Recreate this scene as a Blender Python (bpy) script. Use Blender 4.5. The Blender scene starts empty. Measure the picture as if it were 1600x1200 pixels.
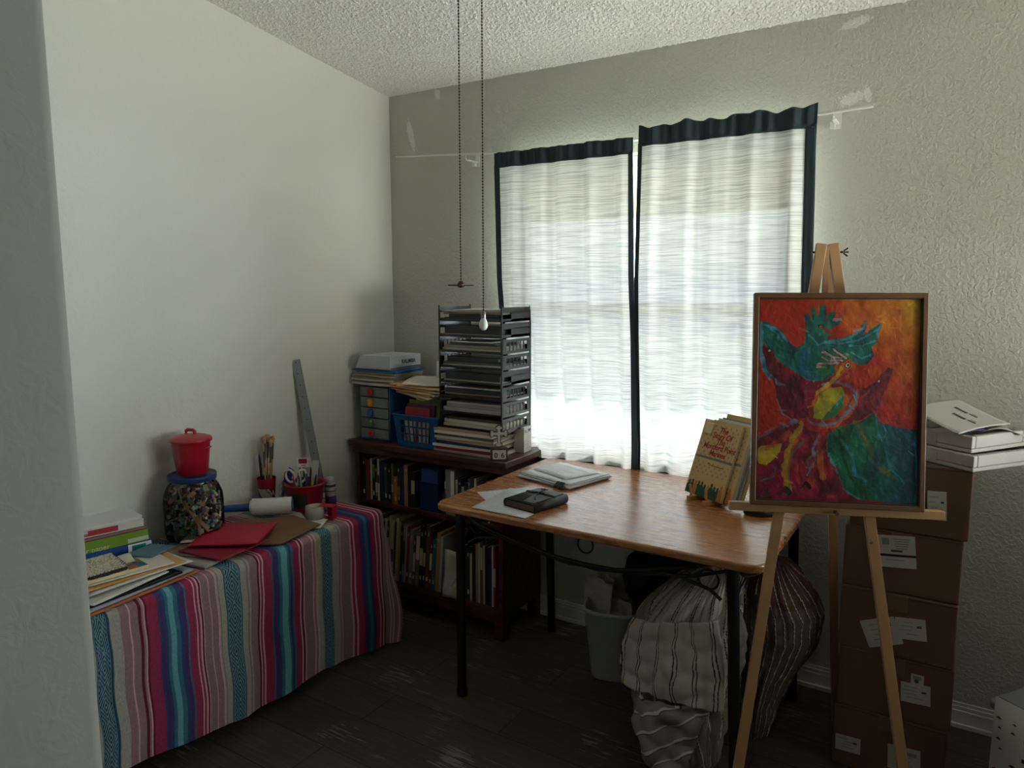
import bpy, bmesh, math, random
import numpy as np
from mathutils import Vector, Matrix, Euler, noise as mnoise

random.seed(7)
C = bpy.context.scene.collection
SC = bpy.context.scene
PI = math.pi
D2R = math.radians

# ---------------------------------------------------------------- camera
cam_d = bpy.data.cameras.new('camera'); cam = bpy.data.objects.new('camera', cam_d); C.objects.link(cam)
cam_d.sensor_fit = 'HORIZONTAL'; cam_d.sensor_width = 36.0; cam_d.lens = 36.0 * 1134.0 / 1600.0
cam_d.clip_start = 0.02; cam_d.clip_end = 200
cam.location = (2.4876, -2.8178, 1.5037)
cam.rotation_euler = (PI/2 - math.atan(148/1134.0), 0, D2R(32.2))
SC.camera = cam

# ---------------------------------------------------------------- colour management, sampling
SC.view_settings.view_transform = 'Standard'; SC.view_settings.look = 'None'
SC.view_settings.gamma = 1.0; SC.view_settings.use_curve_mapping = False
SC.view_settings.exposure = 0.0
cy = SC.cycles
cy.use_denoising = True
cy.max_bounces = 12; cy.diffuse_bounces = 4; cy.glossy_bounces = 4; cy.transmission_bounces = 8; cy.transparent_max_bounces = 16
cy.caustics_reflective = False; cy.caustics_refractive = False
cy.sample_clamp_indirect = 25.0

# ---------------------------------------------------------------- world (sky seen through the windows)
W = bpy.data.worlds.new('sky'); SC.world = W; W.use_nodes = True
nt = W.node_tree; nt.nodes.clear()
tc = nt.nodes.new('ShaderNodeTexCoord'); sp = nt.nodes.new('ShaderNodeSeparateXYZ')
cr = nt.nodes.new('ShaderNodeValToRGB'); bg = nt.nodes.new('ShaderNodeBackground'); wo = nt.nodes.new('ShaderNodeOutputWorld')
nt.links.new(tc.outputs['Generated'], sp.inputs[0]); nt.links.new(sp.outputs['Z'], cr.inputs[0])
nt.links.new(cr.outputs[0], bg.inputs[0]); nt.links.new(bg.outputs[0], wo.inputs[0])
el = cr.color_ramp.elements
el[0].position = 0.0; el[0].color = (0.50, 0.60, 0.78, 1)
el[1].position = 0.9; el[1].color = (0.55, 0.74, 1.0, 1)
e = el.new(0.12); e.color = (0.87, 0.93, 1.0, 1)
bg.inputs[1].default_value = 22.0

# ---------------------------------------------------------------- sun, added hall and side fill lamps
def light(name, typ, loc, rot, energy, color=(1, 1, 1), **kw):
    d = bpy.data.lights.new(name, typ); o = bpy.data.objects.new(name, d); C.objects.link(o)
    o.location = loc; o.rotation_euler = rot; d.energy = energy; d.color = color
    for k, v in kw.items(): setattr(d, k, v)
    return o
# sun stands behind the house front, steep, shining in over the sill
light('sun', 'SUN', (1.5, 3, 5), (D2R(-52), 0, D2R(5)), 18.0, (1.0, 0.96, 0.88), angle=D2R(0.6))
light('hall_fill_light', 'AREA', (2.55, -3.7, 2.80), (0, 0, 0), 2.5, (1.0, 0.95, 0.86), shape='DISK', size=0.34)  # weak lamp added to fill from the camera side
light('window_portal_light', 'AREA', (1.335, 0.10, 1.45), (D2R(-90), 0, 0), 10, shape='RECTANGLE', size=1.2, size_y=1.2).data.cycles.is_portal = True
# unseen fill lamp outside the added right-hand window, brightening the left wall
light('side_fill_light', 'AREA', (5.3, -0.58, 0.40), (0, D2R(101), 0), 245, (1.0, 0.975, 0.93), shape='RECTANGLE', size=1.7, size_y=1.3)

# ---------------------------------------------------------------- materials
def newmat(name):
    m = bpy.data.materials.new(name); m.use_nodes = True
    n = m.node_tree.nodes; l = m.node_tree.links
    return m, n, l, n['Principled BSDF']
def lin(c):
    return tuple(((x/12.92) if x <= 0.04045 else ((x+0.055)/1.055)**2.4) for x in c)
def hx(s):
    return lin(tuple(int(s[i:i+2], 16)/255 for i in (0, 2, 4)))
def noise_bump(n, l, b, scale=60, strength=0.3, dist=0.002, detail=3, coord='Object'):
    t = n.new('ShaderNodeTexCoord'); nz = n.new('ShaderNodeTexNoise'); bp = n.new('ShaderNodeBump')
    nz.inputs['Scale'].default_value = scale; nz.inputs['Detail'].default_value = detail
    bp.inputs['Strength'].default_value = strength; bp.inputs['Distance'].default_value = dist
    l.new(t.outputs[coord], nz.inputs['Vector']); l.new(nz.outputs[0], bp.inputs['Height']); l.new(bp.outputs[0], b.inputs['Normal'])
    return nz
MC = {}
def mat(name, col, rough=0.6, metal=0.0, var=0.08, scale=30, bump=0.0, bscale=60, spec=0.5, coat=0.0, alpha=None, trans=0.0, coord='Object', sheen=0.0):
    """plain surface with a slight procedural colour variation"""
    if name in MC: return MC[name]
    m, n, l, b = newmat(name)
    c = hx(col) if isinstance(col, str) else col
    t = n.new('ShaderNodeTexCoord'); nz = n.new('ShaderNodeTexNoise'); mx = n.new('ShaderNodeMix'); mx.data_type = 'RGBA'
    nz.inputs['Scale'].default_value = scale; nz.inputs['Detail'].default_value = 2
    l.new(t.outputs[coord], nz.inputs['Vector']); l.new(nz.outputs[0], mx.inputs[0])
    mx.inputs[6].default_value = (*[x*(1-var) for x in c], 1); mx.inputs[7].default_value = (*[min(1, x*(1+var)) for x in c], 1)
    l.new(mx.outputs[2], b.inputs['Base Color'])
    b.inputs['Roughness'].default_value = rough; b.inputs['Metallic'].default_value = metal
    b.inputs['Specular IOR Level'].default_value = spec; b.inputs['Coat Weight'].default_value = coat
    b.inputs['Sheen Weight'].default_value = sheen
    if bump:
        bp = n.new('ShaderNodeBump'); nb = n.new('ShaderNodeTexNoise'); nb.inputs['Scale'].default_value = bscale
        bp.inputs['Strength'].default_value = bump; bp.inputs['Distance'].default_value = 0.003
        l.new(t.outputs[coord], nb.inputs['Vector']); l.new(nb.outputs[0], bp.inputs['Height']); l.new(bp.outputs[0], b.inputs['Normal'])
    if trans: b.inputs['Transmission Weight'].default_value = trans
    MC[name] = m
    return m
def vmat(name, rough=0.7, spec=0.4, bump=0.0, bscale=300, coat=0.0, metal=0.0):
    """surface whose printed colours are stored on the mesh (attribute Col)"""
    if name in MC: return MC[name]
    m, n, l, b = newmat(name)
    a = n.new('ShaderNodeAttribute'); a.attribute_name = 'Col'
    l.new(a.outputs['Color'], b.inputs['Base Color'])
    b.inputs['Roughness'].default_value = rough; b.inputs['Specular IOR Level'].default_value = spec
    b.inputs['Coat Weight'].default_value = coat; b.inputs['Metallic'].default_value = metal
    if bump: noise_bump(n, l, b, bscale, bump, 0.002)
    MC[name] = m
    return m

PAPER = mat('white_paper', 'dcdcd8', 0.75, var=0.03)
PRINT = vmat('printed_surface', 0.55)
GLOSSP = vmat('glossy_printed_surface', 0.25, 0.5)
CLOTHV = vmat('woven_wool', 0.95, 0.1, bump=0.5, bscale=350)

# wall paint with knock-down texture
def wall_mat(name, col, s1, st, spots=False):
    m, n, l, b = newmat(name)
    t = n.new('ShaderNodeTexCoord')
    g = n.new('ShaderNodeNewGeometry')
    n1 = n.new('ShaderNodeTexNoise'); n1.inputs['Scale'].default_value = s1; n1.inputs['Detail'].default_value = 4; n1.inputs['Distortion'].default_value = 0.6
    n2 = n.new('ShaderNodeTexNoise'); n2.inputs['Scale'].default_value = s1*0.18; n2.inputs['Detail'].default_value = 2
    l.new(g.outputs['Position'], n1.inputs['Vector']); l.new(g.outputs['Position'], n2.inputs['Vector'])
    r1 = n.new('ShaderNodeValToRGB'); r1.color_ramp.elements[0].position = 0.42; r1.color_ramp.elements[1].position = 0.62
    l.new(n1.outputs[0], r1.inputs[0])
    mul = n.new('ShaderNodeMath'); mul.operation = 'MULTIPLY'; l.new(r1.outputs[0], mul.inputs[0]); l.new(n2.outputs[0], mul.inputs[1])
    bp = n.new('ShaderNodeBump'); bp.inputs['Strength'].default_value = st; bp.inputs['Distance'].default_value = 0.0045
    l.new(mul.outputs[0], bp.inputs['Height']); l.new(bp.outputs[0], b.inputs['Normal'])
    n3 = n.new('ShaderNodeTexNoise'); n3.inputs['Scale'].default_value = 1.3; n3.inputs['Detail'].default_value = 3
    l.new(g.outputs['Position'], n3.inputs['Vector'])
    mx = n.new('ShaderNodeMix'); mx.data_type = 'RGBA'; c = hx(col)
    mx.inputs[6].default_value = (*[x*0.95 for x in c], 1); mx.inputs[7].default_value = (*[x*1.04 for x in c], 1)
    l.new(n3.outputs[0], mx.inputs[0])
    out = mx.outputs[2]
    if spots:   # dried filler smears left on the paint
        sx = n.new('ShaderNodeSeparateXYZ'); l.new(g.outputs['Position'], sx.inputs[0])
        acc = None
        for (x0, z0, a, w, h) in ((0.135, 2.245, 1.10, 0.018, 0.075), (0.30, 2.41, 0.6, 0.016, 0.028), (2.09, 2.40, 0.25, 0.05, 0.016), (2.09, 2.153, 0.3, 0.04, 0.022), (2.14, 2.16, 1.2, 0.012, 0.03)):
            mp = n.new('ShaderNodeMapping'); mp.vector_type = 'TEXTURE'
            mp.inputs['Location'].default_value = (x0, 0, z0); mp.inputs['Rotation'].default_value = (0, -0.25 if h > w else -0.2, 0)
            mp.inputs['Scale'].default_value = (w, 1, h)
            l.new(g.outputs['Position'], mp.inputs[0])
            dn = n.new('ShaderNodeVectorMath'); dn.operation = 'LENGTH'; l.new(mp.outputs[0], dn.inputs[0])
            ad = n.new('ShaderNodeMath'); ad.operation = 'MULTIPLY_ADD'; l.new(n1.outputs[0], ad.inputs[0]); ad.inputs[1].default_value = 1.4; l.new(dn.outputs['Value'], ad.inputs[2])
            lt = n.new('ShaderNodeMath'); lt.operation = 'LESS_THAN'; l.new(ad.outputs[0], lt.inputs[0]); lt.inputs[1].default_value = 1.65
            if acc is None: acc = lt
            else:
                q = n.new('ShaderNodeMath'); q.operation = 'MAXIMUM'; l.new(acc.outputs[0], q.inputs[0]); l.new(lt.outputs[0], q.inputs[1]); acc = q
        m2 = n.new('ShaderNodeMix'); m2.data_type = 'RGBA'; l.new(out, m2.inputs[6]); m2.inputs[7].default_value = (0.86, 0.86, 0.84, 1)
        q = n.new('ShaderNodeMath'); q.operation = 'MULTIPLY'; l.new(acc.outputs[0], q.inputs[0]); q.inputs[1].default_value = 0.6
        l.new(q.outputs[0], m2.inputs[0]); out = m2.outputs[2]
    l.new(out, b.inputs['Base Color']); b.inputs['Roughness'].default_value = 0.62; b.inputs['Specular IOR Level'].default_value = 0.35
    return m
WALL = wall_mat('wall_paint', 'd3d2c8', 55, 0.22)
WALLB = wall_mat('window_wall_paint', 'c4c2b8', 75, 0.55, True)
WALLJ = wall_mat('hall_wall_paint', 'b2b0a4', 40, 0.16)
CEILM = mat('ceiling_paint', 'dedcd4', 0.9, var=0.05, scale=40)
TRIM = mat('white_trim_paint', 'd8d5ce', 0.45, var=0.04)
VINYL = mat('white_vinyl', 'e4e4e0', 0.4, var=0.02)

# ---------------------------------------------------------------- mesh builder
class MB:
    def __init__(s): s.v = []; s.f = []; s.c = []; s.sm = []
    def add(s, vs, fs, col=None, sm=False, M=None):
        b = len(s.v)
        if M is not None: vs = [M @ Vector(v) for v in vs]
        s.v += [tuple(v) for v in vs]; s.f += [tuple(i+b for i in f) for f in fs]
        s.c += [col or (1, 1, 1)]*len(fs); s.sm += [sm]*len(fs); return s
    def box(s, c, d, rot=(0, 0, 0), col=None, M=None):
        x, y, z = d[0]/2, d[1]/2, d[2]/2
        T = Matrix.Translation(c) @ Euler(rot).to_matrix().to_4x4()
        if M is not None: T = M @ T
        return s.add([(-x,-y,-z),(x,-y,-z),(x,y,-z),(-x,y,-z),(-x,-y,z),(x,-y,z),(x,y,z),(-x,y,z)],
              [(0,3,2,1),(4,5,6,7),(0,1,5,4),(1,2,6,5),(2,3,7,6),(3,0,4,7)], col, False, T)
    def bb(s, x0, x1, y0, y1, z0, z1, col=None):
        return s.box(((x0+x1)/2, (y0+y1)/2, (z0+z1)/2), (x1-x0, y1-y0, z1-z0), col=col)
    def cyl(s, p0, p1, r0, r1=None, n=16, col=None, caps=True, sm=True):
        r1 = r0 if r1 is None else r1
        p0 = Vector(p0); p1 = Vector(p1); d = (p1-p0)
        q = d.to_track_quat('Z', 'Y').to_matrix()
        vs = []
        for p, r in ((p0, r0), (p1, r1)):
            for k in range(n):
                a = 2*PI*k/n; vs.append(p + q @ Vector((r*math.cos(a), r*math.sin(a), 0)))
        s.add(vs, [(k, (k+1) % n, n+(k+1) % n, n+k) for k in range(n)], col, sm)
        if caps: s.add(vs, [tuple(range(n-1, -1, -1)), tuple(range(n, 2*n))], col)
        return s
    def tube(s, pts, r, n=8, col=None, closed=False, flat=1.0):
        pts = [Vector(p) for p in pts]; m = len(pts); vs = []; up = Vector((0.12, 0.07, 1)).normalized()
        for i, p in enumerate(pts):
            a = pts[(i-1) % m] if (closed or i > 0) else p; b = pts[(i+1) % m] if (closed or i < m-1) else p
            t = (b-a).normalized(); x = t.cross(up)
            if x.length < 1e-3: x = Vector((1, 0, 0))
            x.normalize(); y = x.cross(t); rr = r[i] if isinstance(r, (list, tuple)) else r
            for k in range(n):
                an = 2*PI*k/n; vs.append(p + x*rr*math.cos(an) + y*rr*flat*math.sin(an))
        fs = []
        for i in range(m if closed else m-1):
            for k in range(n):
                fs.append((i*n+k, i*n+(k+1) % n, ((i+1) % m)*n+(k+1) % n, ((i+1) % m)*n+k))
        s.add(vs, fs, col, True)
        if not closed: s.add(vs, [tuple(range(n-1, -1, -1)), tuple(range((m-1)*n, m*n))], col)
        return s
    def lathe(s, prof, n=32, c=(0, 0, 0), col=None, cols=None, M=None, sq=1.0):
        vs = []
        for r, z in prof:
            for k in range(n):
                a = 2*PI*k/n; vs.append((c[0]+r*math.cos(a), c[1]+r*math.sin(a)*sq, c[2]+z))
        for i in range(len(prof)-1):
            cc = cols[i] if cols else col
            s.add(vs if i == 0 else [], [], cc)
            base = s._lb if i else len(s.v)-len(vs)
            s._lb = base
            s.f += [tuple(base+q for q in (i*n+k, i*n+(k+1) % n, (i+1)*n+(k+1) % n, (i+1)*n+k)) for k in range(n)]
            s.c += [cc or (1, 1, 1)]*n; s.sm += [True]*n
        if M is not None:
            for i in range(s._lb, s._lb+len(vs)): s.v[i] = tuple(M @ Vector(s.v[i]))
        return s
    def prism(s, poly, z0, z1, col=None, M=None):
        n = len(poly)
        vs = [(x, y, z0) for x, y in poly]+[(x, y, z1) for x, y in poly]
        fs = [tuple(range(n-1, -1, -1)), tuple(range(n, 2*n))]+[(k, (k+1) % n, n+(k+1) % n, n+k) for k in range(n)]
        return s.add(vs, fs, col, False, M)
    def sheet(s, w, d, t, h=None, nx=10, ny=8, M=None, col=None, colf=None):
        """thin slab with a curved top: h(u,v) height offset, centred on the origin"""
        h = h or (lambda u, v: 0)
        vs = []
        for k in (0, 1):
            for j in range(ny+1):
                for i in range(nx+1):
                    u, v = i/nx, j/ny; vs.append(((u-.5)*w, (v-.5)*d, h(u, v)+t*k))
        N = (nx+1)*(ny+1)
        id_ = lambda i, j, k: k*N+j*(nx+1)+i
        top = []; rest = []
        for j in range(ny):
            for i in range(nx):
                top.append((id_(i,j,1), id_(i+1,j,1), id_(i+1,j+1,1), id_(i,j+1,1)))
                rest.append((id_(i,j,0), id_(i,j+1,0), id_(i+1,j+1,0), id_(i+1,j,0)))
        for i in range(nx):
            rest.append((id_(i,0,0), id_(i+1,0,0), id_(i+1,0,1), id_(i,0,1))); rest.append((id_(i+1,ny,0), id_(i,ny,0), id_(i,ny,1), id_(i+1,ny,1)))
        for j in range(ny):
            rest.append((id_(0,j+1,0), id_(0,j,0), id_(0,j,1), id_(0,j+1,1))); rest.append((id_(nx,j,0), id_(nx,j+1,0), id_(nx,j+1,1), id_(nx,j,1)))
        b = len(s.v)
        s.add(vs, rest, col, False, M)
        for q, f in enumerate(top):
            s.f.append(tuple(b+i for i in f)); s.sm.append(True)
            j, i = divmod(q, nx); s.c.append(colf((i+.5)/nx, (j+.5)/ny) if colf else (col or (1, 1, 1)))
        return s
    def build(s, name, m, parent=None, bevel=0.0, seg=2, weld=False):
        me = bpy.data.meshes.new(name); me.from_pydata(s.v, [], s.f)
        me.polygons.foreach_set('use_smooth', s.sm)
        ca = me.color_attributes.new('Col', 'FLOAT_COLOR', 'CORNER')
        arr = np.ones((len(me.loops), 4), 'f'); k = 0
        for f, c in zip(s.f, s.c):
            arr[k:k+len(f), :3] = c; k += len(f)
        ca.data.foreach_set('color', arr.ravel())
        me.materials.append(m)
        if weld:
            bm = bmesh.new(); bm.from_mesh(me); bmesh.ops.remove_doubles(bm, verts=bm.verts, dist=1e-5)
            bmesh.ops.recalc_face_normals(bm, faces=bm.faces); bm.to_mesh(me); bm.free()
        o = bpy.data.objects.new(name, me); C.objects.link(o); o.parent = parent
        if bevel:
            md = o.modifiers.new('bevel', 'BEVEL'); md.width = bevel; md.segments = seg; md.limit_method = 'ANGLE'; md.angle_limit = D2R(40)
            for p in me.polygons: p.use_smooth = True
            md.harden_normals = True
        return o
def thing(name, label, cat, loc=(0, 0, 0), rz=0, group=None, rot=None):
    o = bpy.data.objects.new(name, None); C.objects.link(o)
    o.location = loc; o.rotation_euler = rot or (0, 0, rz)
    o['label'] = label; o['category'] = cat
    if group: o['group'] = group
    return o
def tag(o, label, cat, group=None, loc=None, rz=None, rot=None):
    o['label'] = label; o['category'] = cat
    if group: o['group'] = group
    if loc is not None: o.location = loc
    if rz is not None: o.rotation_euler = (0, 0, rz)
    if rot is not None: o.rotation_euler = rot
    return o
def struct(o): o['kind'] = 'structure'; return o
def text(name, s, size, M, m, parent=None, ext=0.0004, align='CENTER', shear=0.0, sx=1.0, off=0.0):
    cu = bpy.data.curves.new(name, 'FONT'); cu.body = s; cu.size = size; cu.extrude = ext; cu.align_x = align; cu.align_y = 'CENTER'
    cu.shear = shear; cu.offset = off; cu.resolution_u = 3
    t = bpy.data.objects.new(name, cu); C.objects.link(t)
    dg = bpy.context.evaluated_depsgraph_get(); me = bpy.data.meshes.new_from_object(t.evaluated_get(dg))
    bpy.data.objects.remove(t); bpy.data.curves.remove(cu)
    me.transform(M @ Matrix.Diagonal((sx, 1, 1, 1))); me.materials.clear(); me.materials.append(m); me.name = name
    o = bpy.data.objects.new(name, me); C.objects.link(o); o.parent = parent
    return o
def frame(o, x, y):
    """matrix from origin, x axis, y axis"""
    x = Vector(x).normalized(); y = Vector(y); z = x.cross(y).normalized(); y = z.cross(x)
    M = Matrix((x, y, z)).transposed().to_4x4(); M.translation = o
    return M
def ceil_z(y): return 2.44 + 0.133*(-y)

# ================================================================= the room
b = MB(); b.bb(-0.12, 3.45, -4.92, 0.14, -0.08, 0.0)
fm, n, l, pb = newmat('dark_plank_floor')
g = n.new('ShaderNodeNewGeometry'); bt = n.new('ShaderNodeTexBrick'); bt.offset = 0.37
mp = n.new('ShaderNodeMapping'); l.new(g.outputs['Position'], mp.inputs[0]); l.new(mp.outputs[0], bt.inputs['Vector'])
bt.inputs['Scale'].default_value = 1.0; bt.inputs['Brick Width'].default_value = 1.22; bt.inputs['Row Height'].default_value = 0.18
bt.inputs['Mortar Size'].default_value = 0.0022; bt.inputs['Color1'].default_value = (*hx('4a423d'), 1); bt.inputs['Color2'].default_value = (*hx('5c534c'), 1); bt.inputs['Mortar'].default_value = (*hx('1c1917'), 1)
nz = n.new('ShaderNodeTexNoise'); mp2 = n.new('ShaderNodeMapping'); mp2.inputs['Scale'].default_value = (3, 60, 1); l.new(g.outputs['Position'], mp2.inputs[0]); l.new(mp2.outputs[0], nz.inputs['Vector']); nz.inputs['Scale'].default_value = 1.6; nz.inputs['Detail'].default_value = 5
mx = n.new('ShaderNodeMix'); mx.data_type = 'RGBA'; mx.blend_type = 'MULTIPLY'; mx.inputs[0].default_value = 0.75
rp = n.new('ShaderNodeValToRGB'); rp.color_ramp.elements[0].color = (0.35, 0.35, 0.35, 1); rp.color_ramp.elements[0].position = 0.3; rp.color_ramp.elements[1].position = 0.7
l.new(nz.outputs[0], rp.inputs[0]); l.new(bt.outputs[0], mx.inputs[6]); l.new(rp.outputs[0], mx.inputs[7])
# worn, scuffed streaks with a shape of their own
nw = n.new('ShaderNodeTexNoise'); mp3 = n.new('ShaderNodeMapping'); mp3.inputs['Scale'].default_value = (9, 120, 1); l.new(g.outputs['Position'], mp3.inputs[0]); l.new(mp3.outputs[0], nw.inputs['Vector']); nw.inputs['Scale'].default_value = 1.0; nw.inputs['Detail'].default_value = 4
nw2 = n.new('ShaderNodeTexNoise'); l.new(g.outputs['Position'], nw2.inputs['Vector']); nw2.inputs['Scale'].default_value = 3.2
mm = n.new('ShaderNodeMath'); mm.operation = 'MULTIPLY'; l.new(nw.outputs[0], mm.inputs[0]); l.new(nw2.outputs[0], mm.inputs[1])
gt = n.new('ShaderNodeMath'); gt.operation = 'GREATER_THAN'; l.new(mm.outputs[0], gt.inputs[0]); gt.inputs[1].default_value = 0.37
g2 = n.new('ShaderNodeMath'); g2.operation = 'MULTIPLY'; l.new(gt.outputs[0], g2.inputs[0]); g2.inputs[1].default_value = 0.5
mx2 = n.new('ShaderNodeMix'); mx2.data_type = 'RGBA'; l.new(g2.outputs[0], mx2.inputs[0]); l.new(mx.outputs[2], mx2.inputs[6]); mx2.inputs[7].default_value = (*hx('a09a92'), 1)
l.new(mx2.outputs[2], pb.inputs['Base Color']); pb.inputs['Roughness'].default_value = 0.42
bp = n.new('ShaderNodeBump'); bp.inputs['Strength'].default_value = 0.25; bp.inputs['Distance'].default_value = 0.002; l.new(rp.outputs[0], bp.inputs['Height']); l.new(bp.outputs[0], pb.inputs['Normal'])
struct(b.build('floor', fm))

struct(MB().bb(-0.12, 0, -2.6, 0.14, 0, 2.85).build('wall_left', WALL))
# window wall with its opening
WX0, WX1, WZ0, WZ1 = 0.70, 1.93, 0.795, 2.05
b = MB()
b.bb(0, WX0, 0, 0.14, 0, 2.46); b.bb(WX1, 3.45, 0, 0.14, 0, 2.46); b.bb(WX0, WX1, 0, 0.14, 0, WZ0); b.bb(WX0, WX1, 0, 0.14, WZ1, 2.46)
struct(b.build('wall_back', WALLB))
b = MB(); b.bb(3.30, 3.42, -2.05, 0, 0, 2.9) if False else None
SY0, SY1, SZ0, SZ1 = -1.35, -0.12, 0.93, 2.20
b.bb(3.30, 3.42, SY1, 0, 0, 2.9); b.bb(3.30, 3.42, -4.92, SY0, 0, 3.15); b.bb(3.30, 3.42, SY0, SY1, 0, SZ0); b.bb(3.30, 3.42, SY0, SY1, SZ1, 3.0)
struct(b.build('wall_right', WALL))
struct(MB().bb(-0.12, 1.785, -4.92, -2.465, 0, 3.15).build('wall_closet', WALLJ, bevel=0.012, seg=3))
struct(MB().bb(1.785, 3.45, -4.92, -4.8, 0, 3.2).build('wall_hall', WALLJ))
# ceiling: sloping slab, popcorn texture as real relief over the part in view
b = MB()
b.add([(-.12, .14, ceil_z(.14)), (3.45, .14, ceil_z(.14)), (3.45, -4.92, ceil_z(-4.92)), (-.12, -4.92, ceil_z(-4.92)),
       (-.12, .14, ceil_z(.14)+.08), (3.45, .14, ceil_z(.14)+.08), (3.45, -4.92, ceil_z(-4.92)+.08), (-.12, -4.92, ceil_z(-4.92)+.08)],
      [(0, 1, 2, 3), (7, 6, 5, 4), (0, 4, 5, 1), (1, 5, 6, 2), (2, 6, 7, 3), (3, 7, 4, 0)])
ce = struct(b.build('ceiling', CEILM))
rng = np.random.default_rng(3)
NX, NY = 520, 330
X, Y = np.meshgrid(np.linspace(0, 2.6, NX), np.linspace(0, -1.65, NY))
h = rng.random((NY, NX))**2.2
h2 = (2*h + np.roll(h, 1, 0) + np.roll(h, 1, 1))/4
Z = 2.44 - 0.133*Y - 0.0008 - h2*0.0065
V = np.stack([X + (rng.random((NY, NX))-.5)*.003, Y - np.where(Y < -0.001, (rng.random((NY, NX)))*.003, 0), Z], -1).reshape(-1, 3)
I = np.arange(NX*NY).reshape(NY, NX)
F = np.stack([I[:-1, :-1], I[:-1, 1:], I[1:, 1:], I[1:, :-1]], -1).reshape(-1, 4)
def npmesh(name, V, F, m, cols=None, smooth=True, parent=None):
    me = bpy.data.meshes.new(name); me.vertices.add(len(V)); me.vertices.foreach_set('co', np.asarray(V, 'f').ravel())
    me.loops.add(F.size); me.loops.foreach_set('vertex_index', F.ravel().astype('i'))
    me.polygons.add(len(F)); me.polygons.foreach_set('loop_start', (np.arange(len(F))*4).astype('i'))
    me.update(calc_edges=True); me.validate()
    me.polygons.foreach_set('use_smooth', [smooth]*len(F))
    if cols is not None:
        ca = me.color_attributes.new('Col', 'FLOAT_COLOR', 'POINT'); A = np.ones((len(V), 4), 'f'); A[:, :3] = cols; ca.data.foreach_set('color', A.ravel())
    me.materials.append(m)
    o = bpy.data.objects.new(name, me); C.objects.link(o); o.parent = parent
    return o
npmesh('popcorn_texture', V, F, CEILM, smooth=False, parent=ce)

# baseboards
def base_profile(b, x0, x1, y0, y1, ax):
    if ax == 'x':
        b.bb(x0, x1, -0.014, 0, 0, 0.060); b.bb(x0, x1, -0.010, 0, 0.060, 0.074); b.bb(x0, x1, -0.006, 0, 0.074, 0.086)
        b.bb(x0, x1, -0.024, -0.014, 0, 0.016)
    else:
        b.bb(0, 0.014, y0, y1, 0, 0.060); b.bb(0, 0.010, y0, y1, 0.060, 0.074); b.bb(0, 0.006, y0, y1, 0.074, 0.086)
    return b
struct(base_profile(MB(), 0, 3.3, 0, 0, 'x').build('baseboard_back', TRIM, bevel=0.002))
struct(base_profile(MB(), 0, 0, -2.46, -0.02, 'y').build('baseboard_left', TRIM, bevel=0.002))

# windows: vinyl sash frame, glass panes, sill
GLASS, n, l, pb = newmat('window_glass')
n.remove(pb); tr = n.new('ShaderNodeBsdfTransparent'); gl = n.new('ShaderNodeBsdfGlossy'); mxs = n.new('ShaderNodeMixShader'); fr = n.new('ShaderNodeFresnel')
gl.inputs['Roughness'].default_value = 0.02; fr.inputs[0].default_value = 1.45; tr.inputs[0].default_value = (0.93, 0.96, 0.95, 1)
mlt = n.new('ShaderNodeMath'); mlt.operation = 'MULTIPLY'; mlt.inputs[1].default_value = 0.6; l.new(fr.outputs[0], mlt.inputs[0])
l.new(mlt.outputs[0], mxs.inputs[0]); l.new(tr.outputs[0], mxs.inputs[1]); l.new(gl.outputs[0], mxs.inputs[2]); l.new(mxs.outputs[0], n['Material Output'].inputs[0])
w = MB(); y0, y1 = 0.07, 0.12; t = 0.045
w.bb(WX0, WX0+t, y0, y1, WZ0, WZ1); w.bb(WX1-t, WX1, y0, y1, WZ0, WZ1); w.bb(WX0+t, WX1-t, y0, y1, WZ1-t, WZ1); w.bb(WX0+t, WX1-t, y0, y1, WZ0, WZ0+t)
w.bb(WX0+t, WX1-t, y0, y1-.01, 1.40, 1.45)
wf = struct(w.build('window_1', VINYL, bevel=0.003))
MB().bb(WX0+t, WX1-t, 0.093, 0.097, WZ0+t, WZ1-t).build('pane', GLASS, wf)
MB().bb(WX0-.0, WX1+.0, -0.012, 0.07, WZ0-0.018, WZ0+.001).build('sill', mat('sill_paint', 'dedcd6', 0.4), wf, bevel=0.003)
w = MB(); x0, x1 = 3.345, 3.39  # unseen side window, added to let the fill lamp in
w.bb(x0, x1, SY0, SY0+t, SZ0, SZ1); w.bb(x0, x1, SY1-t, SY1, SZ0, SZ1); w.bb(x0, x1, SY0+t, SY1-t, SZ1-t, SZ1); w.bb(x0, x1, SY0+t, SY1-t, SZ0, SZ0+t); w.bb(x0, x1, SY0+t, SY1-t, 1.52, 1.57)
wf = struct(w.build('window_added', VINYL, bevel=0.003))
MB().bb(3.366, 3.370, SY0+t, SY1-t, SZ0+t, SZ1-t).build('pane', GLASS, wf)

struct(MB().bb(-2, 6, 0.16, 2.6, -0.13, -0.10).build('ground_bounce', mat('pale_bounce_slab', 'e6e2d8', 0.8, var=0.06)))  # unseen pale slab added to bounce light up behind the curtains
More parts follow.
